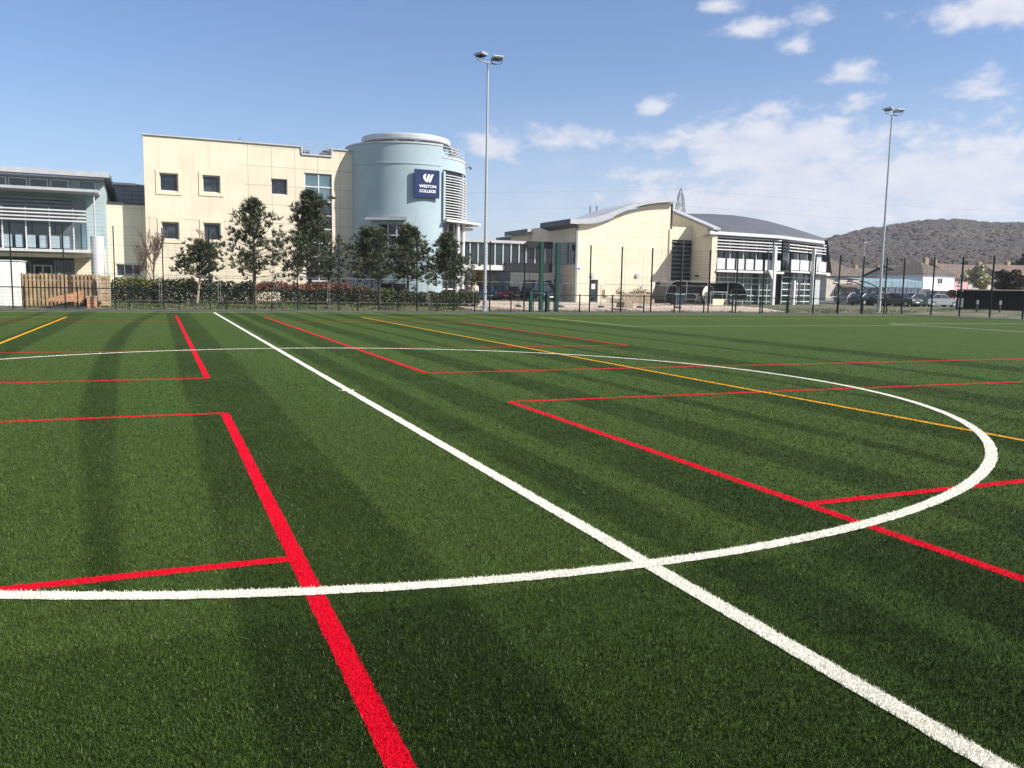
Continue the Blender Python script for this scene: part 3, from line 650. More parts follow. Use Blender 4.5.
# lower cream link between the glazed block and the cream block
YK = 55.3
root = thing('link_building', 'low cream link wall with dark roof between the glazed block and cream block', 'building', ((XE-3.5)/2, YK, GZ))
zk = atY(128, 204.5, YK).z; xa = XE-.1; xb2 = xL+2
wn = (atY(116, 270, YK).x, atY(141.5, 270, YK).x, atY(128, 276.5, YK).z, atY(128, 264, YK).z)
w = MB(); w.holes(xa, xb2, GZ-.3, zk, YK, .25, [wn]); w.box(xa, xb2, YK+.26, YK+8, GZ-.3, zk); w.build('wall', M['cream2'], root)
window(root, *wn, YK+.1, 3, 1, 'white', 'glass', .07)
w = MB(); w.box(xa, xb2, YK-.08, YK+.3, zk+.003, zk+.14); w.build('parapet_coping', M['dark'], root)
r2 = atY(130, 185, YK+6).z
w = MB(); w.ext([(xa, YK+6, zk), (xb2, YK+6, zk), (xb2, YK+6, r2-.2), (atY(138, 186, YK+6).x, YK+6, r2+.1), (atY(133, 186, YK+6).x, YK+6, r2), (xa, YK+6, r2)], (0, 9, 0)); w.build('upper_storey', M['midgrey'], root)
w = MB(); w.box(xa, atY(136, 186, YK+6).x, YK+5.7, YK+5.95, r2-.05, r2+.12); w.build('fascia', M['white'], root)
w = MB()
for kk in range(3): w.tube((xa+1.2, YK+.15, zk+.4+.3*kk), (xb2, YK+.15, zk+.4+.3*kk), .02, n=5)
for kk in range(6): w.tube((xa+1.2+kk*.6, YK+.15, zk+.1), (xa+1.2+kk*.6, YK+.15, zk+1.05), .02, n=5)
w.build('roof_railing', M['dark'], root)
# ---------------------------------------------------------------- glazed link bridge
YBr = 62.
def b_(x, y, Y=YBr): p = atY(x, y, Y); return p.x, p.z
x0 = TC.x+TR*.55; xm, x1 = b_(526, 250)[0], b_(546, 250)[0]+.6
root = thing('link_bridge', 'glazed first floor footbridge joining the round tower to the wavy roofed hall', 'footbridge', ((x0+x1)/2, YBr, b_(505, 268)[1]))
zr1, zr0 = b_(490, 239.8)[1], b_(490, 242.6)[1]; zf1, zf0 = b_(490, 265)[1], b_(490, 270)[1]
MB().box(x0, xm, YBr-.15, YBr+2.6, zr0, zr1).build('roof', M['lightgrey'], root)
MB().box(x0, b_(504, 267)[0], YBr-.12, YBr+2.6, zf0, zf1).build('floor_slab', M['white'], root)
MB().box(b_(504, 267)[0]+.003, x1, YBr-.3, YBr+2.7, zf0-.1, zf1+.28).build('dark_apron', M['matdark'], root)
MB().box(xm+.003, x1, YBr-.3, YBr+2.7, zr0-.35, zr1+.02).build('dark_roof_edge', M['matdark'], root)
gl = MB(); gl.box(x0, x1, YBr+.05, YBr+.08, zf1, zr0); gl.box(x0, x1, YBr+2.3, YBr+2.33, zf1, zr0)
gm = mat('bridge_glass', (.03, .045, .05), .08, .3, .6, spec=.6, trans=.3); gl.build('glazing', gm, root)
mm = MB()
for px_ in (470, 478, 487, 495, 503, 511, 519, 526, 535, 545):
    xx = b_(px_, 255)[0]
    for yy in (YBr-.02, YBr+2.36): mm.box(xx-.06, xx+.06, yy, yy+.06, zf1+.003, zr0-.003)
mm.build('mullion', M['grey'], root)
tr = MB()
for i in range(6):
    a = x0+(x1-x0)*i/6; b = x0+(x1-x0)*(i+1)/6; tr.tube((a, YBr+1.2, zf1), ((a+b)/2, YBr+1.2, zr0), .06).tube(((a+b)/2, YBr+1.2, zr0), (b, YBr+1.2, zf1), .06)
tr.build('truss', M['midgrey'], root)
MB().box(x0, xm-1, YBr+.083, YBr+.11, b_(490, 253)[1]-.05, b_(490, 253)[1]+.05).build('handrail', M['white'], root)

# ---------------------------------------------------------------- hall with the wavy roof
YH = 60.
def h_(x, y, Y=YH): p = atY(x, y, Y); return p.x, p.z
XA, XB = h_(576, 260)[0], h_(671, 260)[0]; XWg = 48.17; YF = 56.6
root = thing('wavy_roof_hall', 'cream panelled hall with a white wavy roof edge and dark blue door', 'building', ((XA+XB)/2, YH, GZ))
top = [(576, 224), (590, 224), (600, 222.4), (610, 219), (620, 215), (630, 210.8), (640, 207.3), (650, 204.8), (660, 203.6), (671, 203.2)]
tp = [h_(*q) for q in top]
dr = (h_(589.5, 290)[0], h_(598, 290)[0], GZ-.04, h_(594, 279.5)[1])
w = MB(); zz = min(q[1] for q in tp)
w.holes(XA, XB, GZ-.3, zz-.02, YH, .25, [dr])
xs_ = [q[0] for q in tp]
for (xa, za), (xb, zb_) in zip(tp[:-1], tp[1:]): w.add([(max(xa, XA), YH, zz-.02), (xb, YH, zz-.02), (xb, YH, zb_), (max(xa, XA), YH, za)], [(0, 1, 2, 3)])
# left side wall with its band of glazing, body of the hall behind
YS0, YS1 = YH, atX(546, 260, XA).y
zg1, zg0 = atX(560, 243, XA).z, atX(560, 265, XA).z
w.add([(XA, YS0, GZ-.3), (XA, YS1+6, GZ-.3), (XA, YS1+6, zg0), (XA, YS0, zg0)], [(0, 1, 2, 3)])
w.add([(XA, YS0, zg1), (XA, YS1+6, zg1), (XA, YS1+6, tp[0][1]+.2), (XA, YS0, tp[0][1])], [(0, 1, 2, 3)])
w.add([(XA, YS1+5, zg0), (XA, YS1+6, zg0), (XA, YS1+6, zg1), (XA, YS1+5, zg1)], [(0, 1, 2, 3)])
# wall above and beside the recess and the side of the projecting fin
zrc = h_(682, 227)[1]; rw = (h_(671.5, 260)[0], h_(692.6, 260)[0], GZ+.35, h_(682, 240)[1])
w.holes(XB, XWg, GZ-.3, zrc, YH+.004, .2, [rw])
w.add([(XB, YH, zrc), (XB, YH+12, zrc), (XB, YH+12, tp[-1][1]), (XB, YH, tp[-1][1])], [(0, 1, 2, 3)])
w.build('wall', M['cream2'], root)
bd = MB(); bd.box(XA+.3, XB-.2, YH+.26, YH+22, GZ-.3, zz-.3).box(XB-.2, XWg-.05, YH+.3, YH+14, GZ-.3, zrc-.05); bd.build('inner_core', M['dark'], root)
g = MB(); g.box(XA+.1, XA+.14, YS0+.2, YS1+5, zg0, zg1); g.build('side_glazing', M['glass'], root)
g = MB()
for i in range(7):
    yy = YS0+.1+(YS1+4.7-YS0)*i/6; g.box(XA+.02, XA+.1, yy-.06, yy+.06, zg0, zg1)
for z in (zg0+.05, (zg0+zg1)/2, zg1-.05): g.box(XA+.03, XA+.098, YS0+.1, YS1+5, z-.05, z+.05)
g.build('side_mullion', M['midgrey'], root)
MB().box(XA-.06, XA+.14, YS0-.05, YS0+.1, GZ-.3, tp[0][1]-.1).build('corner_post', M['midgrey'], root)
# wavy roof: slab with front overhang, extruded back
OV = .55; Yr = YH-OV
def r_(x, y): return h_(x, y, Yr)
lo = [(570.5, 223.5), (577, 224), (585, 223.6), (595, 222.4), (605, 219.7), (615, 215.8), (625, 211.2), (635, 207.4), (645, 204.8), (655, 203.2), (665, 202.3), (677, 202)]
hi = [(570.5, 218.6), (577, 219.3), (585, 218.9), (595, 217.4), (605, 214.7), (615, 210.8), (625, 206.9), (635, 203.6), (645, 201.6), (655, 200.5), (665, 200.1), (677, 200.2)]
L = [r_(*q) for q in lo]; H = [r_(*q) for q in hi]; dpt = atX(540.5, 227, L[0][0]).y-Yr
rb = MB(); rows = []
for P_, off in ((L, .0), (H, 0.)): pass
def prof(pts, Y): return [(x, Y, z) for x, z in pts]
rb.grid([prof(L, Yr), prof(H, Yr)]); rb.grid([prof(H, Yr), prof(H, Yr+dpt)]); rb.grid([prof(L, Yr+dpt), prof(L, Yr)]); rb.grid([prof(H, Yr+dpt), prof(L, Yr+dpt)])
for i in (0, -1):
    (a, za), (b, zb_) = L[i], H[i]; rb.add([(a, Yr, za), (b, Yr, zb_), (b, Yr+dpt, zb_), (a, Yr+dpt, za)], [(0, 1, 2, 3)])
ro = rb.build('roof', M['lightgrey'], root)
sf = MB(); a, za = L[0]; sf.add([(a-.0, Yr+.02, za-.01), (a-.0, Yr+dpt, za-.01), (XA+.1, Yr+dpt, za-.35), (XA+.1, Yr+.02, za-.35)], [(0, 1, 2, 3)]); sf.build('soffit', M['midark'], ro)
sd = MB(); sd.box(a-.05, a-.004, Yr, Yr+dpt, za-.06, H[0][1]-.02); sd.build('side_fascia', M['dark'], ro)
for px_, py_ in ((590.5, 206), (597, 206)):
    c = h_(px_, py_, YH+6); f = MB(); f.tube((c[0], YH+6, c[1]-1.6), (c[0], YH+6, c[1]), .1); f.build('flue', M['midgrey'], root)
dd = window(root, dr[0], dr[1], dr[2], dr[3], YH+.08, 1, 1, 'midgrey', 'glass', .09, sill=False, name='door')
tag(dd, 'dark glazed door with a notice taped to it')
MB().box(dr[0]+.28, dr[0]+.66, YH+.105, YH+.12, GZ+1.3, GZ+1.78).build('notice', M['signwhite'], dd)
for px_, py_ in ((592.3, 275.2), (637, 275.4)):
    c = h_(px_, py_); f = MB(); f.tube((c[0], YH-.16, c[1]), (c[0], YH-.003, c[1]), .2, .24, 16); f.build('bulkhead_light', M['grey'], root)
c = h_(578.7, 268); f = MB(); f.box(c[0]-.24, c[0]+.24, YH-.03, YH-.003, c[1]-.3, c[1]+.3); fo = f.build('wall_sign', M['signwhite'], root)
f = MB(); f.box(c[0]-.18, c[0]+.18, YH-.036, YH-.031, c[1]-.16, c[1]-.02).box(c[0]-.06, c[0]+.06, YH-.036, YH-.031, c[1]+.08, c[1]+.2); f.build('sign_marking', M['sign'], fo)
c = h_(606, 292.5); f = MB(); f.box(c[0]-.22, c[0]+.22, YH-.2, YH-.003, c[1]-.35, c[1]+.35); f.build('meter_box', M['cream_trim'], root)
f = MB(); f.tube((XB-.3, YH-.08, GZ), (XB-.3, YH-.08, zz), .05, n=6); f.build('downpipe', M['cream_trim'], root)
# recess glazing with dark louvres
x0_, x1_, z0_, z1_ = rw
g = MB(); g.box(x0_, x1_, YH+.15, YH+.18, z0_, z1_); go = g.build('recess_glazing', M['glass'], root)
for i in range(14):
    z = z0_+(z1_-z0_)*(i+.5)/14; g = MB(); g.box(x0_+.03, x1_-.03, YH-.1, YH+.1, z-.035, z+.035); g.build('recess_louvre', M['midgrey'], go)
g = MB(); xm_ = h_(682.3, 260)[0]; g.box(xm_-.06, xm_+.06, YH-.13, YH-.102, z0_, z1_); g.build('mullion', M['midgrey'], go)
# projecting fin wall with sloping white verge
zf_ = atX(707.5, 230.5, XWg).z; zb2 = atX(672, 212.5, XWg); 
fn_ = MB(); sl_ = (zb2.z-zf_)/(zb2.y-YF); yE = zb2.y+1
fn_.ext([(XWg, YF, GZ-.3+2.0*0), (XWg, YF, zf_), (XWg, yE, zf_+sl_*(yE-YF)), (XWg, yE, GZ-.3)], (.62, 0, 0)); fn_.build('fin_wall', M['cream2'], root)
vb = MB(); vb.ext([(XWg-.12, YF-.3, zf_+.02), (XWg-.12, YF-.3, zf_+.2), (XWg-.12, yE, zf_+.2+sl_*(yE-YF+.3)), (XWg-.12, yE, zf_+.02+sl_*(yE-YF+.3))], (.86, 0, 0)); vb.build('verge', M['lightgrey'], root)
c = atX(697.5, 276, XWg); f = MB(); f.box(XWg-.18, XWg-.003, c.y-.25, c.y+.25, c.z-.07, c.z+.07); f.build('wall_lamp', M['dark'], root)
# second gable further back on the left
Y2 = 71.
def g_(x, y, Y=Y2): p = atY(x, y, Y); return p.x, p.z
root2 = thing('rear_gable_block', 'small cream rear gable with dark sloping eaves behind the footbridge', 'building', (g_(535, 240)[0], Y2, GZ))
a, b = g_(529.5, 240)[0], g_(552, 240)[0]; zr_ = g_(536, 229.5)[1]; yb_ = atX(511, 236, a).y
w = MB(); w.box(a, b, Y2, yb_, GZ-.3, zr_-.35); w.build('wall', M['cream2'], root2)
w = MB(); w.box(a-.5, b+.2, Y2-.6, yb_+.6, zr_-.34, zr_); ro2 = w.build('roof', M['grey'], root2); w = MB(); w.box(a-.56, a-.503, Y2-.6, yb_+.6, zr_-.52, zr_-.02); w.build('side_fascia', M['midark'], ro2)
for px_ in (523, 527, 531, 547.5, 553.5):
    zz3 = g_(px_, 281.5)[1]; xx = g_(px_, 281.5)[0]; w = MB(); w.box(xx-.2, xx+.2, Y2-.02, Y2+.05, zz3-.25, zz3+.25)
    if a+.3 < xx < b-.3: w.build('vent_opening', M['black'], root2)
xx = g_(537, 275)[0]; MB().box(xx-.45, xx+.45, Y2-.04, Y2-.003, GZ, g_(535, 271)[1]).build('dark_doorway', M['dark'], root2)

# ---------------------------------------------------------------- glass fronted hall with curved slate roof
ZE = 7.5
A = atZ(709.5, 231.6, ZE); B = atZ(778, 236, ZE); C = atZ(824, 241.8, ZE)
root = thing('glass_hall', 'glass fronted hall with white louvres, balustrade and curved slate roof', 'building', (B.x, B.y, GZ))
def seg(P, Q): d = Vector((Q.x-P.x, Q.y-P.y, 0)); return math.atan2(d.y, d.x), d.length
def atSeg(x, y, P, ang_, inset=0.):
    nrm = Vector((-math.sin(ang_), math.cos(ang_), 0)); d = ray(x, y); P0 = Vector((P.x, P.y, 0))+nrm*inset
    t = (P0-Vector((CAM.x, CAM.y, 0))).dot(nrm)/Vector((d.x, d.y, 0)).dot(nrm); p = CAM+d*t
    return (Vector((p.x, p.y, 0))-P0).dot(Vector((math.cos(ang_), math.sin(ang_), 0))), p.z
# roof: lofted slate surface rising from the eave to the ridge
def lerp(P, Q, t): return P+(Q-P)*t
eave = [lerp(A, B, i/8) for i in range(9)]+[lerp(B, C, i/8) for i in range(1, 9)]
rid = []
for i, px_ in enumerate(np.linspace(687, 826, 17)):
    py_ = np.interp(px_, [687, 715, 740, 760, 775, 790, 805, 826], [216.3, 217, 218.6, 221.6, 225, 229.3, 233.8, 240.6]); D = math.hypot(eave[i].x-CAM.x, eave[i].y-CAM.y)+np.interp(i, [0, 8, 16], [11, 10, 2.5]); rid.append(atD(px_, py_, D))
rows = []
for s in np.linspace(0, 1, 9):
    rows.append([tuple(lerp(e, r, s)+Vector((0, 0, .22*math.sin(math.pi*s)))) for e, r in zip(eave, rid)])
for s, dz in ((.4, .0), (1., -2.0), (2, -5)): rows.append([tuple(r+(r-e).normalized()*6*s+Vector((0, 0, dz-3*s*0))) for e, r in zip(eave, rid)])
rb = MB(); rb.grid(rows); ro = rb.build('roof', mat('hall_slate', (.085, .087, .10), .65, .1, .4), root, smooth=True)
fb = MB()
nA = [Vector((.15, -1, 0)).normalized()]*8+[Vector((.35, -.94, 0))]+[Vector((.5, -.86, 0)).normalized()]*8
o1 = [tuple(e+v*.05+Vector((0, 0, .08))) for e, v in zip(eave, nA)]; o2 = [tuple(e+v*.12+Vector((0, 0, -.24))) for e, v in zip(eave, nA)]; o3 = [tuple(e-v*1.3+Vector((0, 0, -.42))) for e, v in zip(eave, nA)]; o0 = [tuple(e-v*.3+Vector((0, 0, .10))) for e, v in zip(eave, nA)]
fb.grid([o0, o1, o2, o3]); fb.build('fascia', M['lightgrey'], ro)
eb = MB(); eb.tube(tuple(C+Vector((-.2, 0, -.1))), tuple(C+Vector((1.5, 1.2, -1.1))), .12, .05); eb.build('eave_tip', M['white'], ro)
for (P, Q, pa, pb, nlou, first) in ((A, B, 711, 776, 5, True), (B, C, 783, 820, 4, False)):
    an, Ln = seg(P, Q); ins = 1.0; T = ((P.x-math.sin(an)*ins, P.y+math.cos(an)*ins, 0), an)
    pm = (pa+pb)/2
    S_ = lambda x, y, i=ins: atSeg(x, y, P, an, i)
    ua, ub = S_(pa, 250)[0], S_(pb, 250)[0]
    k = 1 if first else 1.0
    ys = dict(l1=237.5, l0=252.5, d0=259.5, r0=270, s0=273) if first else dict(l1=242, l0=254, d0=261, r0=271, s0=273.5)
    Z = {q: S_(pm, v)[1] for q, v in ys.items()}
    MB(*T).box(ua, ub, .25, 6, GZ-.2, ZE-.35).build('inner_wall', M['dark'], root)
    g = MB(*T); g.box(ua, ub, .0, .03, Z['s0'], ZE-.4); go = g.build('upper_glazing', M['glass'], root)
    g = MB(*T); g.box(ua, ub, .0, .03, GZ, Z['s0']-.05); gg = g.build('ground_glazing', M['gglass'], root)
    for i in range(nlou):
        z = Z['l0']+(Z['l1']-Z['l0'])*(i+.5)/nlou; g = MB(*T); g.box(ua, ub, -.75, -.5, z-.055, z+.05); g.build('louvre', M['white'], root)
    nm = 5 if first else 4
    for i in range(nm):
        u_ = ua+(ub-ua)*(i+.0)/nm+.35; g = MB(*T); g.box(u_-.05, u_+.05, -.48, -.38, Z['s0']+.1, ZE-.45); g.build('mullion', M['grey'], root)
    npn = 7 if first else 4
    for i in range(npn):
        a_ = ua+(ub-ua)*i/npn; g = MB(*T); g.box(a_+.05, a_+(ub-ua)/npn-.22, -.95, -.9, Z['r0'], Z['d0']); g.build('balustrade_panel', M['white'], root)
    g = MB(*T); g.box(ua-.1, ub+.2, -1.1, .0, Z['s0'], Z['r0']-.08); g.build('floor_slab', M['white'], root)
    g = MB(*T)
    for z in np.linspace(GZ+.3, Z['s0']-.5, 5): g.box(ua, ub, -.08, -.003, z-.05, z+.05)
    for i in range(9 if first else 6): u_ = ua+(ub-ua)*i/(8 if first else 5); g.box(u_-.045, u_+.045, -.1, -.004, GZ, Z['s0']-.05)
    g.build('glazing_bar', M['grey'] if first else M['white'], gg)
    if first:
        for px_ in (773.5,):
            u_, _z = S_(px_, 280, -.3); g = MB((P.x+math.sin(an)*.3, P.y-math.cos(an)*.3, 0), an); g.box(u_-.17, u_+.17, -.17, .17, GZ-.2, S_(px_, 248)[1]).ext([(u_-.173, -.1, GZ+2.5), (u_-.9, -.1, GZ+3.6), (u_-.173, -.1, GZ+3.6)], (0, .2, 0)); g.build('column', M['white'], root)
    else:
        u_, _z = S_(812.5, 280, -.3); g = MB((P.x+math.sin(an)*.3, P.y-math.cos(an)*.3, 0), an); g.box(u_-.17, u_+.17, -.17, .17, GZ-.2, S_(812, 250)[1]); g.build('column', M['white'], root)
        u_, _z = S_(793, 290, -.3); g = MB((P.x+math.sin(an)*.3, P.y-math.cos(an)*.3, 0), an); g.box(u_-.2, u_+.2, -.2, .2, GZ-.2, GZ+2.6); g.build('column', M['white'], root)
an, Ln = seg(B, C); d_ = MB((B.x, B.y, 0), an+.1); d_.box(-.25, .85, .3, 1.2, atD(779, 260, 72).z, ZE-.42); d_.build('dark_pier', M['dark'], root)
e_ = MB((C.x, C.y, 0), an); e_.box(-.55, 1.0, .6, 9, GZ-.2, ZE-.5); e_.build('end_wall', M['grey'], root)
e_ = MB((C.x, C.y, 0), an); e_.box(-.6, 2.6, .1, 5, atD(824, 273.5, 98).z-.1, atD(824, 272.3, 98).z+.1); e_.build('side_canopy', M['white'], root)
e_ = MB((C.x, C.y, 0), an); e_.box(1.003, 1.9, 1.2, 8, GZ-.2, atD(824, 276, 98).z); e_.build('annex_wall', M['stone'], root)
e_ = MB((C.x, C.y, 0), an); e_.box(1.0, 1.9, .7, 1.5, atD(824, 261.5, 98).z, atD(824, 258, 98).z); e_.build('floodlight_box', M['dark'], root)
# ---------------------------------------------------------------- fences
def share(src, parent, loc):                                   # another copy of a part
    c = src.copy(); COL.objects.link(c); c.parent = parent; c.location = loc; return c
def mesh_fence(name, label, pts, H, r, wires, vstep, post_r, posts, m='green', wm='dgreen', rails=()):
    """posts: list of (x,y); pts: polyline of the mesh"""
    root = thing(name, label, 'fence', (pts[0][0], pts[0][1], 0))
    o = Vector(root['_o']); first = None
    for (x, y) in posts:
        z0 = min(0, terrain_z(x, y))
        if first is None:
            b = MB(); b.box(-post_r*.66, post_r*.66, -post_r*1.3, post_r*1.3, -.1, H); b.box(-post_r*.66-.006, post_r*.66+.006, -post_r*1.3-.006, post_r*1.3+.006, H, H+.03)
            first = b.build('post', M[m], None); first.parent = root; first.location = Vector((x, y, 0))-o
        else: share(first, root, Vector((x, y, 0))-o)
    b = MB()
    for (ax, ay), (cx_, cy_) in zip(pts[:-1], pts[1:]):
        L = math.hypot(cx_-ax, cy_-ay)
        for z in wires: b.tube((ax, ay, z), (cx_, cy_, z), r, n=4, cap=False)
        k = int(L/vstep)
        for i in range(k+1):
            t = i/k; b.tube((ax+(cx_-ax)*t, ay+(cy_-ay)*t, wires[0]), (ax+(cx_-ax)*t, ay+(cy_-ay)*t, wires[-1]), r*.6, n=3, cap=False)
    b.build('mesh_panel', M[wm], root)
    if rails:
        b = MB()
        for (ax, ay), (cx_, cy_) in zip(pts[:-1], pts[1:]):
            for z in rails: b.tube((ax, ay, z), (cx_, cy_, z), .028, n=6)
        b.build('rail', M[m], root)
    return root
TX = [5.33+2.622*i for i in range(-12, 20)]
tall_posts = [(x, 41.1) for x in TX if x < 56.5]+[(57.2, 41.1)]+[(57.2, 40.75-2.72*i) for i in range(1, 16)]
mesh_fence('tall_fence', 'tall dark green mesh fence of slim posts round the far sides of the pitch', [(TX[0], 41.1), (57.2, 41.1), (57.2, -.05)], 4.78, .005, list(np.arange(.1, 4.8, .2)), .4, .045, tall_posts)
LX = [24.57+2.63*i for i in range(-19, 13)]
mesh_fence('rail_fence', 'waist high green rail fence running along the edge of the turf', [(LX[0], 39.3), (55.6, 39.3)], 1.24, .004, list(np.arange(.08, 1.2, .12)), .3, .04, [(x, 39.3) for x in LX if x < 55.7], rails=(1.21,))
# gate frame: two tall heavy posts and two low heavy posts
for nm, lab, pxs, Y, H, rr in (('gate', 'tall green gate of two heavy posts in the mesh fence beside the hall', (540.8, 556.8), 41.14, 4.9, .125), ('gate', 'low green gate of two thick posts in the rail fence before the hall', (531, 548), 39.26, 1.4, .11)):
    a, b2 = [atY(px_, 290, Y).x for px_ in pxs]
    g = thing(nm, lab, 'gate', ((a+b2)/2, Y, 0))
    for x in (a, b2): q = MB(); q.box(x-rr, x+rr, Y-rr, Y+rr, -.05, H); q.box(x-rr-.01, x+rr+.01, Y-rr-.01, Y+rr+.01, H, H+.03); q.build('post', M['gategreen'], g, bevel=.01)
    q = MB(); e = .1
    q.tube((a+rr+e, Y, .1), (a+rr+e, Y, H*.48 if H > 3 else H-.1), .03).tube((b2-rr-e, Y, .1), (b2-rr-e, Y, H*.48 if H > 3 else H-.1), .03)
    for z in (.1, H*.48 if H > 3 else H-.1): q.tube((a+rr+e, Y, z), (b2-rr-e, Y, z), .03)
    q.build('gate_frame', M['gategreen'], g)
    if H > 3:
        q = MB()
        for z in np.arange(2.5, 4.8, .2): q.tube((a, Y, z), (b2, Y, z), .008, n=4)
        q.build('mesh_panel', M['dgreen'], g)

# temporary site fence panels behind the tall fence
def site_panel():
    root = thing('site_fence_panel', '', 'fence panel', (0, 0, 0), 'temporary site fence panels in a row behind the tall fence')
    b = MB(); Wd, Hh, r = 3.4, 1.78, .21
    pts = [(-Wd/2+.04, 0, .1), (-Wd/2+.04, 0, Hh-r)]
    for i in range(1, 6): t = i*math.pi/12; pts.append((-Wd/2+.04+r-r*math.cos(t), 0, Hh-r+r*math.sin(t)))
    pts += [(-p[0], p[1], p[2]) for p in pts[::-1]]
    b.path(pts, .016, 6).tube((-Wd/2+.04, 0, .2), (Wd/2-.04, 0, .2), .012); b.build('frame', M['panelsteel'], root, smooth=False)
    b = MB()
    for i in range(1, 16): x = -Wd/2+Wd*i/16; b.tube((x, 0, .2), (x, 0, Hh-.02), .0025, n=3, cap=False)
    for i in range(1, 7): b.tube((-Wd/2+.05, 0, .2+i*.24), (Wd/2-.05, 0, .2+i*.24), .0025, n=3, cap=False)
    b.build('mesh', M['wiresteel'], root)
    b = MB(); b.ext([(-Wd/2-.12, -.32, 0), (-Wd/2+.12, -.32, 0), (-Wd/2+.1, -.3, .12), (-Wd/2-.1, -.3, .12)], (0, .62, 0)); b.build('block_foot', M['black'], root)
    return root
SP = [('behind the clipped yellow green hedge by the timber fence', 130), ('behind the yellow topped hedge beside the leaning pine', 183), ('beside the leaning pine trunk', 236), ('between the tall open pine and the red tipped hedge', 290),
      ('behind the red tipped hedge by the bushy pine', 344), ('in front of the round tower door', 394), ('right of the round tower door', 441), ('in front of the two people', 478), ('in front of the red car', 506), ('in front of the dark cars under the footbridge', 540), ('left of the dark blue hall door', 575), ('right of the dark blue hall door', 626), ('in front of the shaded hall wall', 662)]
proto = None
x = atY(130, 290, 43.0).x
for i, (lab, px_) in enumerate(SP):
    lab = 'grey steel mesh panel '+lab
    if i == 0: proto = site_panel(); proto.location = (x, 43.0, .27); proto['label'] = lab
    else: copy_tree(proto, None, (x+3.5*i*.985, 43.0+.03*(i % 3), .27), .01*((i*7) % 5-2), lab)

# ---------------------------------------------------------------- floodlight masts
def mast(label, X, Y, yaw, Hm):
    root = thing('floodlight_mast', label, 'floodlight mast', (X, Y, 0), 'floodlight masts round the pitch')
    b = MB(); b.tube((X, Y, .02), (X, Y, 1.5), .15, .145, 16).tube((X, Y, 1.5), (X, Y, Hm-.6), .12, .065, 16); b.build('pole', M['galv'], root, smooth=False)
    b = MB(); b.box(X-.3, X+.3, Y-.3, Y+.3, -.03, .02)
    for sx in (-1, 1):
        for sy in (-1, 1): b.tube((X+.22*sx, Y+.22*sy, .02), (X+.22*sx, Y+.22*sy, .09), .03)
    b.build('base_plate', M['galv'], root)
    b = MB(); b.box(X-.055, X+.055, Y-.165, Y-.14, .6, 1.1); b.build('access_door', M['grey'], root)
    c, s = math.cos(yaw), math.sin(yaw)
    b = MB((X, Y, 0), yaw); b.tube((0, 0, Hm-.62), (0, 0, Hm-.1), .055).tube((-.72, 0, Hm-.1), (.72, 0, Hm-.1), .045); b.build('crossarm', M['midgrey'], root)
    for k_, (u_, tw_) in enumerate(((-.72, .35), (.72, -.35))):
        a2 = yaw+tw_; ox, oy = X+u_*c, Y+u_*s; T = ((ox, oy, Hm-.1), a2)
        b = MB(*T); t = math.radians(-7); pr = [(-.34, .09), (.34, .09), (.38, .03), (.32, -.08), (-.31, -.08), (-.38, .02)]
        # housing leans forward: cross-section in the local y/z plane, extruded along local x
        def R(y, z): return (y*math.cos(t)-z*math.sin(t)-.12, y*math.sin(t)+z*math.cos(t)+.38)
        b.ext([(-.36, *R(y, z)) for y, z in pr], (.72, 0, 0)); fo = b.build('floodlight', M['grey'], root, bevel=.02)
        b = MB(*T); b.ext([(-.31, *R(y, z)) for y, z in ((-.28, -.083), (.28, -.083), (.28, -.098), (-.28, -.098))], (.62, 0, 0)); b.build('lens', M['glass'], fo)
        b = MB(*T)
        for sx in (-.385, .385): b.path([(sx*.4, 0, 0), (sx, -.02, .14), (sx, *R(0, 0))], .022, 6)
        b.build('bracket', M['dark'], fo)
mast('tall galvanised floodlight mast standing in front of the footbridge', 18.32, 41.75, .25, 16.95)
mast('tall galvanised floodlight mast at the right in front of the wooded hill', 56.55, 43.0, .1, 17.3)

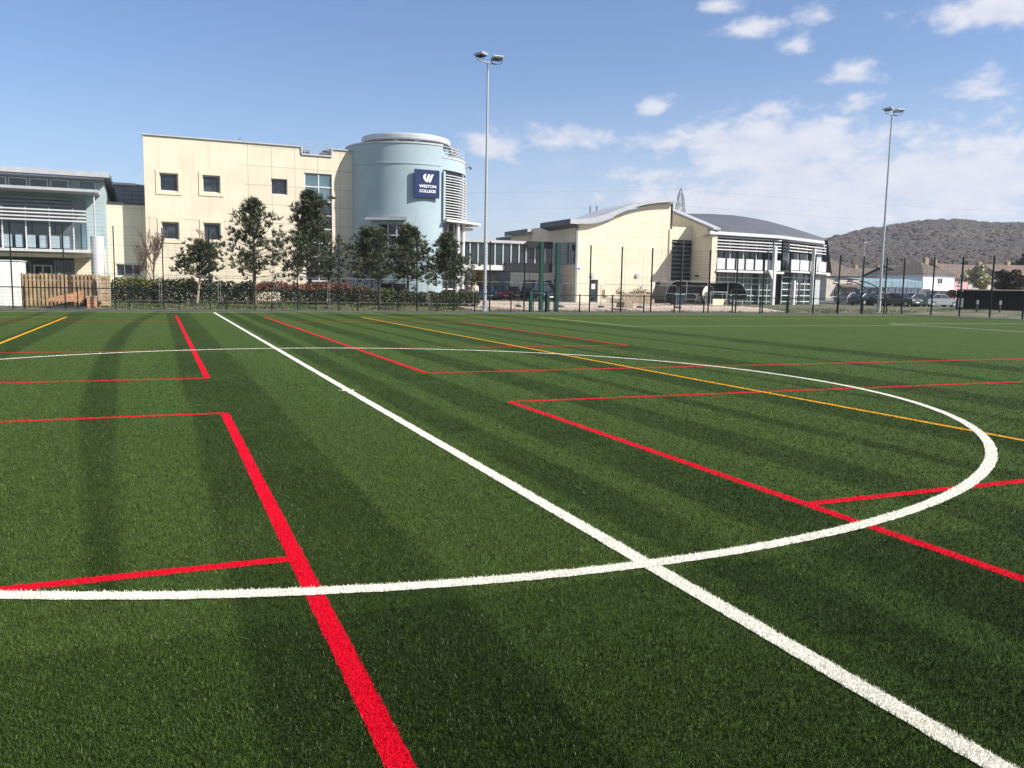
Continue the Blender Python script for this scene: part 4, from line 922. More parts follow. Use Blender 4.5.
# ---------------------------------------------------------------- vegetation
def leafmat(name, col, isl=.45, **k): return mat(name, col, .6, .15, .8, spec=.3, island=isl, **k)
PINE = leafmat('pine_needles', (.070, .082, .046), .65); PINE2 = leafmat('pine_needles_pale', (.084, .092, .052), .65)
def tuft(b, p, d, L, k, rnd, w):
    d = d.normalized(); a = d.orthogonal().normalized(); c = d.cross(a)
    for i in range(k):
        t = rnd.uniform(0, 6.283); s = rnd.uniform(.3, 1.1); dd = (d+(a*math.cos(t)+c*math.sin(t))*s).normalized()
        sd = dd.orthogonal().normalized()*w; sd = Matrix.Rotation(rnd.uniform(0, 6.28), 3, dd) @ sd
        l = L*rnd.uniform(.7, 1.15); q = p+dd*l; m_ = p+dd*l*.45
        b.add([p, m_+sd, q, m_-sd], [(0, 1, 2, 3)])
def pine(label, X, Y, H, prof, lean=(0, 0), seed=1, nb=60, tpb=7, clear=.16, m=PINE, trunk='bark', tl=.34, bend=0.):
    rnd = random.Random(seed); z0 = terrain_z(X, Y)
    root = thing('pine_tree', label, 'tree', (X, Y, z0), 'pines behind the fence')
    def tp(t): return Vector((X+lean[0]*t+bend*math.sin(t*math.pi), Y+lean[1]*t, z0+H*t))
    b = MB(); k = 10
    for i in range(k): b.tube(tp(i/k*.97), tp((i+1)/k*.97), .14*H/7*(1-i/k*.9)+.012, .14*H/7*(1-(i+1)/k*.9)+.012, 8, cap=False)
    lb = MB(); cr = MB()
    def wid(t): return np.interp(t, [q[0] for q in prof], [q[1] for q in prof])
    for i in range(nb):
        t = clear+(1-clear)*((i+rnd.random())/nb)**.92; az_ = i*2.399+rnd.uniform(-.4, .4); w_ = wid(t)*rnd.choice((.35, .6, .85, 1.02, 1.2))
        if w_ < .08: w_ = .1
        p = tp(min(t, .97)); out = Vector((math.cos(az_), math.sin(az_), 0)); rise = np.interp(t, [0, .5, 1], [.12, .35, 1.1])*rnd.uniform(.6, 1.4)
        e = p+out*w_+Vector((0, 0, w_*rise)); md = p+out*w_*.55+Vector((0, 0, w_*rise*.35))
        lb.tube(p, md, .035*H/7, .022, 5, cap=False).tube(md, e, .022, .01, 5, cap=False)
        for j in range(tpb):
            s = rnd.uniform(.35, 1.)**.8; q = md.lerp(e, (s-.35)/.65)+Vector([rnd.gauss(0, .13*w_+.05) for _ in 'abc'])
            tuft(cr, q, Vector((out.x*.5, out.y*.5, .9))+Vector([rnd.gauss(0, .35) for _ in 'abc']), tl*rnd.uniform(.8, 1.25), 13, rnd, .028)
    for j in range(10): tuft(cr, tp(1-.01*j), Vector((rnd.gauss(0, .4), rnd.gauss(0, .4), 1)), tl, 12, rnd, .02)
    to = b.build('trunk', M[trunk], root); lb.build('branch', M['bark'], to); cr.build('crown', m, root)
    return root
def pxh(px_, ytop, Y):
    p = atY(px_, ytop, Y); return p.x, p.z-terrain_z(p.x, Y)
TY = 45.0
def mpx(n_): return n_*59/F
PW = 1.15; TB = 47.0
def prof_(ps, w=PW): return [(t, mpx(v)*w) for t, v in ps]
x, h = pxh(203, 244, TY); xb_ = atY(197, 300, TY).x
pine('small round pine on a leaning pale trunk', xb_, TY, h-.2, prof_([(.38, 9), (.5, 20), (.65, 20), (.8, 15), (.92, 9), (1, 4)], .92), lean=(x-xb_, .1), seed=3, nb=60, tpb=9, clear=.44, trunk='bark_pale', tl=.3)
x, h = pxh(253, 198, TY)
pine('tall open pine with see through branches against the cream wall', x, TY, h-.25, prof_([(.24, 22), (.34, 28), (.48, 25), (.62, 19), (.76, 12), (.88, 6), (1, 1)], 1.08), seed=11, nb=82, tpb=6, clear=.26, tl=.4)
x, h = pxh(309, 190, TB)
pine('tallest pine, dense and bushy, in front of the tall stair window', x, TB, h-.25, prof_([(.22, 24), (.3, 31), (.42, 29), (.52, 20), (.62, 13), (.72, 12), (.8, 14), (.88, 6), (1, 1)], 1.05), seed=5, nb=125, tpb=9, clear=.22, tl=.42)
x, h = pxh(372, 230, TB)
pine('rounded dense pine in front of the left edge of the round tower', x, TB, h-.2, prof_([(.28, 12), (.36, 22), (.52, 22), (.7, 16), (.85, 10), (1, 2)]), seed=8, nb=90, tpb=10, clear=.3, m=PINE2, tl=.36)
x, h = pxh(408, 227, TB+1)
pine('dense pine in front of the tower door', x, TB+1, h-.2, prof_([(.28, 16), (.36, 26), (.52, 22), (.7, 13), (.85, 8), (1, 2)]), seed=21, nb=90, tpb=9, clear=.3, tl=.38)
x, h = pxh(447, 234, TB)
pine('small pine in front of the white posts of the round tower', x, TB, h-.2, prof_([(.26, 19), (.35, 26), (.48, 20), (.66, 11), (.85, 6), (1, 1)]), seed=31, nb=80, tpb=9, clear=.27, tl=.36)

def bare_tree(label, X, Y, H, seed, m, spread=.5, levels=4, r=.07, cat='tree', name='bare_tree', grp=None, twigm=None, nsub=5):
    rnd = random.Random(seed); z0 = terrain_z(X, Y); root = thing(name, label, cat, (X, Y, z0), grp)
    b = MB(); tw_ = MB()
    def grow(p, d, L, r_, lv):
        q = p+d*L; (b if lv == 0 else tw_).tube(p, q, r_, r_*.55, 5 if lv < 2 else 3, cap=False)
        if lv >= levels: return
        for i in range(nsub if lv else nsub+3):
            s = rnd.uniform(.35, 1.); nd = (d+Vector((rnd.gauss(0, spread), rnd.gauss(0, spread), rnd.uniform(-.1, .35)))).normalized()
            grow(p+d*L*s, nd, L*rnd.uniform(.38, .62), max(r_*.45, .008), lv+1)
    grow(Vector((X, Y, z0)), Vector((rnd.gauss(0, .04), rnd.gauss(0, .04), 1)).normalized(), H*.55, r, 0)
    b.build('trunk', M['bark_pale'], root); tw_.build('crown', m, root); return root
TWIG = mat('birch_twigs', (.20, .13, .105), .9, .2, 2.)
BY = 52.6
x, h = pxh(152, 222, 47); bare_tree('bare reddish birch against the left corner of the cream block', x, 47.3, h*1.0, 4, TWIG, .34, 4, .075, nsub=5, grp='bare birches')
x, h = pxh(138, 236, 47.5); bare_tree('bare pale birch in front of the low link wall', x, 47.9, h, 14, TWIG, .34, 4, .06, nsub=4, grp='bare birches')
x, h = pxh(209, 216, 48); bare_tree('bare birch rising behind the leaning pine', x, 48.2, h, 9, TWIG, .26, 4, .05, nsub=4, grp='bare birches')

def hedge(name, label, cat, x0, x1, y0, y1, z0, z1, mats, count, seed, gaps=(), leaf=.075, bumpy=.18, stems=True, group=None, topm=None):
    rnd = np.random.default_rng(seed); root = thing(name, label, cat, ((x0+x1)/2, (y0+y1)/2, z0), group)
    bs = {}
    n_ = 0
    ph = rnd.uniform(0, 6, 4)
    while n_ < count:
        x, y, u_ = rnd.uniform(x0, x1), rnd.uniform(y0, y1), rnd.uniform(0, 1)**.85
        hz = (z1-z0)*(1+bumpy*(math.sin(x*1.7+ph[0])*.5+math.sin(x*4.1+ph[1])*.35+math.sin(x*9+ph[2])*.3))
        ex = min(1, min(x-x0, x1-x)/.35); hz *= .72+.28*math.sqrt(max(0, ex)); hz *= 1-.25*abs((y-(y0+y1)/2)/((y1-y0)/2))**2
        z = z0+.06+u_*hz; n_ += 1
        if any(a < x < b and z < zz for a, b, zz in gaps) and rnd.uniform() < .8: continue
        top_ = u_ > rnd.uniform(.72, .98)
        key = topm if (topm and top_) else mats[0] if rnd.uniform() < .75 else mats[-1]
        b = bs.setdefault(key.name, [key, MB()])[1]
        d = Vector(rnd.normal(size=3)); d.z += .25; d.normalize(); a = d.orthogonal().normalized()*leaf*rnd.uniform(.6, 1.3); c = d.cross(a)*.6; p = Vector((x, y, z))
        b.add([p-a, p+c, p+a, p-c], [(0, 1, 2, 3)])
    for i, (kn, (m, b)) in enumerate(bs.items()): b.build('foliage' if m is not topm else 'new_growth', m, root)
    if stems:
        b = MB()
        for i in range(int((x1-x0)*2)):
            x = rnd.uniform(x0, x1); y = (y0+y1)/2+rnd.uniform(-.2, .2); b.tube((x, y, z0-.1), (x+rnd.uniform(-.2, .2), y, z0+(z1-z0)*.7), .03, .012, 5, cap=False)
        b.build('stem', M['bark'], root)
    return root
HD = leafmat('hedge_dark', (.032, .046, .022), .5); HY = leafmat('hedge_yellow', (.115, .12, .028), .4); HM = leafmat('hedge_olive', (.060, .068, .030), .5); HR = leafmat('photinia_red', (.20, .065, .045), .5)
HB = leafmat('shrub_brown', (.10, .075, .045), .5); HG = leafmat('shrub_green', (.055, .085, .028), .5); HP = leafmat('pale_twig', (.22, .19, .12), .4)
def hx(px_, Y=45.6): return atY(px_, 290, Y).x
hedge('hedge', 'clipped dark hedge with a yellow green top left of the leaning pine', 'hedge', hx(111), hx(199), 45.2, 46.5, .28, 1.82, [HD, HB], 7800, 1, bumpy=.05, topm=HY)
hedge('hedge', 'loose dark hedge between the leaning pine and the tall open pine', 'hedge', hx(199.5), hx(255), 45.2, 46.4, .28, 1.75, [HD, HM], 4300, 2, bumpy=.12)
hedge('hedge', 'photinia hedge with red tipped shoots left of the round tower', 'hedge', hx(255.5), hx(352), 45.2, 46.4, .28, 1.68, [HM, HD], 9500, 3, gaps=((hx(257), hx(281), 1.05),), topm=HR, bumpy=.12)
for i, (a, b, h, lab, ms) in enumerate(((352.5, 376, 1.45, 'brown tipped shrub at the left foot of the tower', [HB, HM]), (376.5, 396, 1.25, 'yellow green shrub in front of the tower door', [HG, HY]), (396.5, 416, 1.15, 'low mixed shrub right of the tower door', [HM, HB]),
                                       (416.5, 437, 1.15, 'low olive shrub under the dense tower pine', [HM, HP]), (437.5, 457, 1.2, 'dull green shrub below the small tower pine', [HG, HB]), (457.5, 477.5, 1.25, 'rounded end shrub next to the tan paving', [HM, HG]))):
    hedge('shrub', lab, 'shrub', hx(a), hx(b), 44.9, 46.1, .28, .12+h, ms, 3000, 40+i, bumpy=.16, group='shrubs along the foot of the tower', leaf=.07)
# weeds and rough grass along the fence foot
rnd = np.random.default_rng(5); b = MB()
for i in range(16000):
    x = rnd.uniform(-20, 20) if i % 3 else rnd.uniform(20, 75); y = rnd.uniform(42.0, 45.2) if x < 20 or x > 46 else rnd.choice((rnd.uniform(42.0, 42.9), rnd.uniform(45, 47.3)))
    if math.sin(x*1.3+2*math.sin(y*2))+rnd.normal()*.5 < -.1: continue
    if 17.5 < x < 46 and y > 42.5 and rnd.uniform() < .93: continue
    z = terrain_z(x, y)-.02; h = rnd.uniform(.06, .24); l = rnd.normal(size=2)*.09; t = rnd.uniform(0, 6.28); c_, s_ = math.cos(t)*.035, math.sin(t)*.035
    b.add([(x-c_, y-s_, z), (x+c_, y+s_, z), (x+l[0], y+l[1], z+h)], [(0, 1, 2)])
tag(b.build('rough_grass', leafmat('rough_grass', (.085, .11, .035), .5)), 'rough grass and weeds along the foot of the fence', 'grass', kind='stuff')

# ---------------------------------------------------------------- timber fence, ramp and gate frame at the left
def lx(px_, y, Y): p = atY(px_, y, Y); return p.x, p.z
YW = 43.2
x0, zt = lx(20.5, 273, YW); x1 = lx(96, 274.5, YW)[0]; zg = terrain_z(0, YW)
f = thing('timber_fence', 'weathered timber close board fence behind the orange brick ramp', 'fence', ((x0+x1)/2, YW, zg)); b = MB(); rnd = random.Random(4)
n_ = int((x1-x0)/.2)
for i in range(n_):
    a = x0+(x1-x0)*i/n_; b.box(a, a+.125, YW, YW+.025, zg+.03, zt+rnd.uniform(-.03, .02))
b.build('board_panel', mat('fence_boards', (.36, .255, .155), .85, .3, 2.2, island=.22), f)
b = MB()
for i in range(n_): a = x0+(x1-x0)*(i+.5)/n_; b.box(a, min(a+.125, x1), YW+.09, YW+.115, zg+.03, zt-.05)
b.build('back_boards', MATS['fence_boards'], f)
b = MB(); b.box(x0, x1, YW+.03, YW+.08, zg+.35, zg+.43).box(x0, x1, YW+.03, YW+.08, zt-.45, zt-.37); b.build('rail', M['wood2'], f)
for i in range(5): a = x0+.05+(x1-x0-.1)*i/4; q = MB(); q.box(a-.06, a+.06, YW+.12, YW+.24, zg-.1, zt+.03); q.build('post', M['wood2'], f)
YK2 = 43.0; x0, zt = lx(-30, 258, YK2); x1, zt = lx(19.5, 260.2, YK2)
k_ = thing('white_cabin', 'plain white flat topped cabin at the left edge beside the timber fence', 'cabin', ((x0+x1)/2, YK2, zg))
MB().box(x0, x1, YK2, YK2+2.4, zg, zt-.06).build('wall', mat('cabin_white', (.80, .79, .74), .6, .06, 1.5, fn=streaks((.6, .57, .5), .25)), k_, bevel=.02)
MB().box(x0-.05, x1+.05, YK2-.05, YK2+2.45, zt-.058, zt).build('roof', M['white'], k_)
YR = 42.4; zg = terrain_z(0, YR)
P = [lx(47, 301.5, YR), lx(50, 297.6, YR), lx(66, 294.3, YR), lx(79, 291.2, YR), lx(83.4, 291.5, YR), lx(83.6, 302, YR)]
r = thing('brick_ramp', 'sloping orange brick ramp wall in front of the timber fence', 'ramp', (P[2][0], YR, zg)); b = MB(); b.ext([(x, YR, max(z, zg-.05)) for x, z in P], (0, .32, 0)); b.build('wall', M['brick'], r)
b = MB(); b.box(lx(41, 303, YR-.4)[0], lx(86, 303, YR-.4)[0], YR-.5, YR-.2, zg-.02, zg+.1); b.build('slab', M['dark'], r)
a, zt = lx(87, 297, YR); c = lx(96.5, 297, YR)[0]; r = thing('brick_pier', 'short orange brick pier right of the sloping ramp wall', 'pier', ((a+c)/2, YR, zg)); b = MB(); b.box(a, c, YR-.2, YR+.3, zg-.05, zt); b.build('shaft', M['brick'], r); b = MB(); b.box(a-.03, c+.03, YR-.23, YR+.33, zt+.002, zt+.06); b.build('cap', M['stone'], r)
b = MB(); a2, c2 = lx(85.5, 295, YR+.3)[0], lx(93, 295, YR+.3)[0]
r = thing('refuse_sack', 'dark sack slumped between the brick ramp and the pier', 'sack', ((a2+c2)/2, YR+.55, zg)); cc = Vector(((a2+c2)/2, YR+.55, zg+.3)); rows = []
for i in range(9):
    ph = math.pi*i/8; rows.append([(cc.x+.32*math.sin(ph)*(1+.18*math.sin(3*t+i))*math.cos(t), cc.y+.25*math.sin(ph)*math.sin(t)*(1+.12*math.cos(4*t)), cc.z+.34*math.cos(ph)+.03*math.sin(2*t)) for t in [2*math.pi*j/14 for j in range(14)]])
b.grid(rows, True); b.build('bag', M['black'], r, smooth=True)
YG = 43.0; a, zt = lx(97.5, 275.5, YG); c = lx(110, 275.5, YG)[0]; zg = terrain_z(0, YG)
r = thing('timber_gate', 'narrow pale timber gate frame at the right end of the timber fence', 'gate', ((a+c)/2, YG, zg))
for xx in (a, c-.1): q = MB(); q.box(xx, xx+.1, YG-.05, YG+.05, zg-.05, zt+.06); q.build('post', M['wood2'], r)
b = MB(); b.box(a+.103, c-.103, YG-.03, YG+.0, zg+.1, zg+.28).box(a+.103, c-.103, YG-.03, YG, zg+.85, zg+1.0).box(a+.103, c-.103, YG-.03, YG, zt-.16, zt-.02).box(a+.103, a+.2, YG-.027, YG-.003, zg+.28, zt-.16).box(c-.2, c-.103, YG-.027, YG-.003, zg+.28, zt-.16); b.build('gate_frame', M['wood'], r)
b = MB(); b.box(a+.2, c-.2, YG+.003, YG+.02, zg+.15, zt-.1); b.build('gate_panel', M['wood2'], r)
# ---------------------------------------------------------------- vehicles
def paint(name, col): return mat('paint_'+name, col, .28, .04, 1., spec=.6)
def car(name, label, cat, px_, py_, D, heading, pm, van=False, group=None):
    p = atD(px_, py_, D); X, Y = p.x, p.y; z = .325
    root = thing(name, label, cat, (X, Y, z), group); L, Wd, Hh = (4.9, 1.95, 2.1) if van else (4.2, 1.76, 1.45)
    T = ((X, Y, z), heading); w2 = Wd/2
    prof = [(-L/2, .35), (-L/2, .72), (-L/2+.12, .85), (-.25*L+.0, .95), (.28*L, .95), (L/2-.1, .9), (L/2, .7), (L/2, .32), (L*.42, .22), (-L*.42, .22)] if not van else [(-L/2, .4), (-L/2, .8), (-L/2+.7, 1.05), (L/2-.05, 1.1), (L/2, .9), (L/2, .35), (L*.42, .25), (-L*.42, .25)]
    # lower body: side profile lofted across the width with tucked-in flanks
    b = MB(*T); rows = []
    for v, s in ((-w2, .93), (-w2*.96, 1.), (0, 1.015), (w2*.96, 1.), (w2, .93)): rows.append([(x*(.985 if s < 1 else 1), v, .6+(zz-.6)*s) for x, zz in prof])
    b.grid(rows, True)
    for r_, rev in ((rows[0], 0), (rows[-1], 1)): b.add(r_, [tuple(range(len(prof)))[::-1 if rev else 1]])
    bo = b.build('body', pm, root, bevel=.03)
    cab = [(-.20*L, .93), (-.06*L, Hh-.07), (.22*L, Hh-.05), (.40*L, .94)] if not van else [(-L*.33, 1.02), (-L*.2, Hh-.06), (L*.46, Hh-.04), (L*.49, 1.08)]
    b = MB(*T); b.grid([[(x, v*(1 if zz < 1.2 else .82), zz) for x, zz in cab] for v in (-w2*.9, w2*.9)])
    for v in (-w2*.9, w2*.9): b.add([(x, v*(1 if zz < 1.2 else .82), zz) for x, zz in cab], [(0, 1, 2, 3)])
    b.build('windows', M['glass'], bo)
    b = MB(*T); x0, x1 = cab[1][0]-.04, cab[2][0]+.05; b.box(x0, x1, -w2*.76, w2*.76, Hh-.08, Hh)
    for v in (-1, 1):
        for (xa, za), (xc, zc) in ((cab[0], cab[1]), (cab[3], cab[2]), ((.08*L, .95), (.08*L, Hh-.06))): b.tube((xa, v*w2*.9, za), (xc, v*w2*.75, zc), .04, n=6)
    if van: b.box(-L*.02, L*.47, -w2*.9, w2*.9, 1.08, Hh-.082)
    b.build('roof', pm, root, bevel=.02)
    for sx in (-.31, .31):
        for sy in (-1, 1):
            b = MB(*T); b.tube((sx*L, sy*(w2-.2), .31), (sx*L, sy*(w2+.01), .31), .31, n=18); wo = b.build('wheel', M['rubber'], root)
            b = MB(*T); b.tube((sx*L, sy*(w2+.012), .31), (sx*L, sy*(w2+.02), .31), .19, n=12); b.build('rim', M['galv'], wo)
    for sy in (-1, 1):
        b = MB(*T); b.box(-L/2-.015, -L/2+.12, sy*w2*.72-.16, sy*w2*.72+.16, .62, .76); b.build('headlight', M['galv'], root, bevel=.02)
        b = MB(*T); b.box(L/2-.1, L/2+.015, sy*w2*.75-.12, sy*w2*.75+.12, .68, .84); b.build('tail_light', mat('tail_red', (.35, .01, .01), .3, 0), root, bevel=.02)
    b = MB(*T); b.box(-L/2-.02, -L/2+.0, -.26, .26, .42, .53); b.build('number_plate', M['signwhite'], root)
    return root
R_ = math.radians
car('parked_car', 'small red car parked just right of the floodlight mast', 'car', 498, 292, 88, R_(92), paint('red', (.36, .02, .035)))
car('parked_car', 'dark blue car half hidden left of the floodlight mast', 'car', 481.5, 292, 86, R_(95), paint('blue', (.02, .06, .10)))
car('parked_car', 'black car parked left of the two gate posts under the footbridge', 'car', 513, 294, 95, R_(80), paint('black', (.012, .013, .015)))
car('parked_van', 'black people carrier parked behind the green gate posts', 'van', 540, 294, 84, R_(92), paint('black', (.012, .013, .015)), van=True)
car('parked_car', 'silver estate car parked below the beige house', 'car', 850.5, 299, 112, R_(190), paint('silver', (.30, .32, .34)))
car('parked_car', 'silver car parked below the white house', 'car', 939, 301, 108, R_(168), paint('silver', (.30, .32, .34)))
GR = 'dark cars parked under the pale blue canopy'
car('parked_car', 'black car under the left end of the pale blue canopy', 'car', 866, 300, 106, R_(185), paint('black', (.012, .013, .015)), group=GR)
car('parked_car', 'dark navy car under the canopy just right of the right hand mast', 'car', 886, 300, 106, R_(176), paint('navy', (.012, .02, .04)), group=GR)
car('parked_car', 'dark grey car under the canopy with its white number plate turned to the pitch', 'car', 901, 301, 104, R_(95), paint('grey', (.05, .052, .056)), group=GR)
car('parked_car', 'dark green car under the right end of the pale blue canopy', 'car', 916, 301, 106, R_(180), paint('green', (.012, .03, .022)), group=GR)

# ---------------------------------------------------------------- people
def person(label, px_, py_, Y, heading, top_col, leg_col, hair_col, step=.12, seed=0):
    p = atY(px_, py_, Y); X, Yw = p.x, Y; z = .322
    root = thing('person', label, 'person', (X, Yw, z)); c, s = math.cos(heading), math.sin(heading)
    def V(f, l, h): return (X+c*f-s*l, Yw+s*f+c*l, z+h)
    def skin_mesh(name, pts, edges, rad, m, lv=1, root_i=0):
        me = bpy.data.meshes.new(name); me.from_pydata([tuple(Vector(V(*q))-Vector(root['_o'])) for q in pts], edges, []); me.materials.append(m); o = bpy.data.objects.new(name, me); COL.objects.link(o); o.parent = root
        mo = o.modifiers.new('skin', 'SKIN'); mo.use_smooth_shade = True
        for i, r in enumerate(rad): me.skin_vertices[0].data[i].radius = r if isinstance(r, tuple) else (r, r); me.skin_vertices[0].data[i].use_root = i == root_i
        o.modifiers.new('sub', 'SUBSURF').levels = lv; o.modifiers['sub'].render_levels = lv; return o
    sk = mat('skin', (.48, .30, .22), .6, .05, 3.)
    a = step
    pts = [(0, 0, .95), (0, 0, 1.18), (0, 0, 1.40), (.01, 0, 1.50), (.02, 0, 1.60), (.02, 0, 1.72),
           (0, .2, 1.38), (.0, .25, 1.12), (.12, .2, .92), (.2, .17, .84), (0, -.2, 1.38), (-.03, -.25, 1.12), (.08, -.22, .9), (.14, -.2, .82),
           (0, .1, .9), (.06+a*.4, .1, .5), (a, .1, .08), (a+.16, .11, .04), (0, -.1, .9), (.0, -.1, .5), (-a, -.1, .08), (-a+.16, -.11, .04)]
    ed = [(0, 1), (1, 2), (2, 3), (3, 4), (4, 5), (2, 6), (6, 7), (7, 8), (8, 9), (2, 10), (10, 11), (11, 12), (12, 13), (0, 14), (14, 15), (15, 16), (16, 17), (0, 18), (18, 19), (19, 20), (20, 21)]
    rad = [(.14, .1), (.13, .1), (.14, .1), .055, .085, .075, .06, .045, .036, .036, .06, .045, .036, .036, .085, .06, .042, .04, .085, .06, .042, .04]
    skin_mesh('body', pts, ed, rad, sk)
    J = [0, 1, 2, 6, 7, 8, 10, 11, 12]; idx = {v: i for i, v in enumerate(J)}
    jr = {0: (.19, .14), 1: (.18, .135), 2: (.175, .125), 6: .09, 7: .068, 8: .06, 10: .09, 11: .068, 12: .06}
    skin_mesh('jacket', [pts[i] for i in J], [(idx[a_], idx[b_]) for a_, b_ in ed if a_ in idx and b_ in idx], [jr[i] for i in J], mat('cloth_'+top_col[0], top_col[1], .9, .1, 4.))
    J = [0, 14, 15, 16, 18, 19, 20]; idx = {v: i for i, v in enumerate(J)}; jr = {0: (.15, .12), 14: .115, 15: .08, 16: .065, 18: .115, 19: .08, 20: .065}
    skin_mesh('trousers', [pts[i] for i in J], [(idx[a_], idx[b_]) for a_, b_ in ed if a_ in idx and b_ in idx], [jr[i] for i in J], mat('cloth_'+leg_col[0], leg_col[1], .9, .1, 4.))
    skin_mesh('hair', [(-.02, 0, 1.66), (-.01, 0, 1.76)], [(0, 1)], [.088, .07], mat('hair_'+hair_col[0], hair_col[1], .8, .1, 4.))
person('person in dark clothes standing left of the pale jacket near the parked cars', 469, 290, 60, R_(-60), ('dark', (.03, .032, .04)), ('navy', (.025, .03, .045)), ('brown', (.06, .04, .025)), .1)
person('person in a pale cream jacket walking under the footbridge', 475.3, 290, 58.5, R_(-100), ('cream', (.72, .68, .55)), ('grey', (.12, .12, .12)), ('fair', (.25, .17, .09)), .18)

# ---------------------------------------------------------------- cycle shelter with bicycles, bins and a low planter wall
YS = 52.4; zg = .318
def s_(px_, y, Y=YS): p = atY(px_, y, Y); return p.x, p.z
x0, x1 = s_(664, 290)[0], s_(746, 290)[0]; zt = s_(700, 281.5)[1]
sh = thing('cycle_shelter', 'dark curved roof cycle shelter standing in front of the glass fronted hall', 'shelter', ((x0+x1)/2, YS, zg))
pr_ = []
for i in range(8): t = math.pi/2*i/7; pr_.append((x0+1.3-1.3*math.cos(t), zg+.5+(zt-zg-.5)*math.sin(t)))
for i in range(8): t = math.pi/2*(1-i/7); pr_.append((x1-1.3+1.3*math.cos(t), zg+.5+(zt-zg-.5)*math.sin(t)))
sm = mat('smoked_sheet', (.02, .024, .027), .2, .2, 1., spec=.35, trans=.05)
b = MB(); b.grid([[(x, YS-.2, z) for x, z in pr_], [(x, YS+2., z) for x, z in pr_]]); b.build('canopy_sheet', sm, sh)
b = MB(); b.box(x0+.3, x1-.3, YS+1.97, YS+2.0, zg+.1, zt-.1); b.build('back_sheet', sm, sh)
for yy in (YS-.22, YS+2.02): b = MB(); b.path([(x, yy, z) for x, z in [(x0, zg)]+pr_+[(x1, zg)]], .028, 6); b.build('frame_hoop', M['panelsteel'], sh)
for i in range(1, 4): xx = x0+(x1-x0)*i/4; b = MB(); b.tube((xx, YS-.22, zg), (xx, YS-.22, zt), .04); b.build('post', M['panelsteel'], sh)
b = MB()
for z in (zg+.55, zg+1.05): b.tube((x0, YS-.3, z), (x1, YS-.3, z), .025)
b.build('rail', M['midark'], sh)
xa, zc = s_(706.3, 294, YS-.6); b = MB(); pr = [(0, .72*math.sin(t), .74*math.cos(t)) for t in [math.pi*(-.5+i/12)+math.pi/2 for i in range(13)]]
e = thing('end_screen', 'pale half round screen panel standing at the cycle shelter', 'screen', (xa, YS-.6, zg)); b.ext([(xa+.12-q[1]*.75, YS-.6, zc+q[2]) for q in pr], (0, .06, 0)); b.build('panel', mat('screen_cream', (.74, .70, .58), .6, .05, 2.), e); b = MB(); b.tube((xa+.02, YS-.57, zg), (xa+.02, YS-.57, zc), .04); b.build('post', M['galv'], e)
t = thing('smoking_table', 'grey table with a pale side panel in front of the cycle shelter', 'table', (s_(717, 300, YS-1)[0], YS-1, zg)); a, zz1 = s_(708.5, 291.5, YS-1); c = s_(725, 292, YS-1)[0]
b = MB(); b.box(a, c, YS-1.4, YS-.6, zz1-.06, zz1); b.build('table_top', M['galv'], t)
b = MB(); b.ext([(a+.35, YS-1.2, zg+.05), (c-.3, YS-1.2, zg+.05), (c-.02, YS-1.2, zg+.62), (a+.35, YS-1.2, zg+.62)], (0, .05, 0)); b.build('side_panel', M['cream_trim'], t)
for xx in (a+.06, c-.06): b = MB(); b.tube((xx, YS-1.3, zg), (xx, YS-1.3, zz1-.06), .03).tube((xx, YS-.7, zg), (xx, YS-.7, zz1-.06), .03); b.build('leg', M['galv'], t)
def bicycle(label, X, Y, rz, pm):
    root = thing('bicycle', label, 'bicycle', (X, Y, zg), 'bicycles in the cycle shelter'); T = ((X, Y, zg), rz)
    for u_ in (-.52, .52):
        b = MB(*T); b.path([(u_+.33*math.cos(t), 0, .34+.33*math.sin(t)) for t in [2*math.pi*i/20 for i in range(21)]], .02, 6); wo = b.build('wheel', M['rubber'], root)
        b = MB(*T)
        for i in range(8): t = math.pi*i/4; b.tube((u_, 0, .34), (u_+.32*math.cos(t), 0, .34+.32*math.sin(t)), .004, n=3)
        b.build('spokes', M['galv'], wo)
    b = MB(*T)
    for p, q in (((-.52, 0, .34), (-.12, 0, .32)), ((-.52, 0, .34), (-.22, 0, .8)), ((-.12, 0, .32), (-.24, 0, .88)), ((-.12, 0, .32), (.36, 0, .72)), ((-.22, 0, .8), (.34, 0, .84)), ((.34, 0, .9), (.52, 0, .34))): b.tube(p, q, .02, n=6)
    b.build('frame', pm, root)
    b = MB(*T); b.ext([(-.38, -.07, .9), (-.38, .07, .9), (-.12, .025, .92), (-.12, -.025, .92)], (0, 0, .05)); b.build('saddle', M['black'], root)
    b = MB(*T); b.path([(.42, -.28, .98), (.36, -.1, 1.0), (.34, 0, .9), (.36, .1, 1.0), (.42, .28, .98)], .014, 6); b.build('handlebar', M['galv'], root)
for i, (px_, lab, c) in enumerate(((683, 'blue bicycle at the left end of the cycle shelter', (.03, .08, .25)), (697, 'white framed bicycle left of the half round screen', (.6, .6, .6)), (731, 'grey bicycle right of the small grey table', (.2, .21, .22)), (742, 'black bicycle at the right end of the cycle shelter', (.02, .02, .02)))):
    bicycle(lab, s_(px_, 298, YS+.5)[0], YS+.3, R_(70+12*i), paint('bike%d' % i, c))
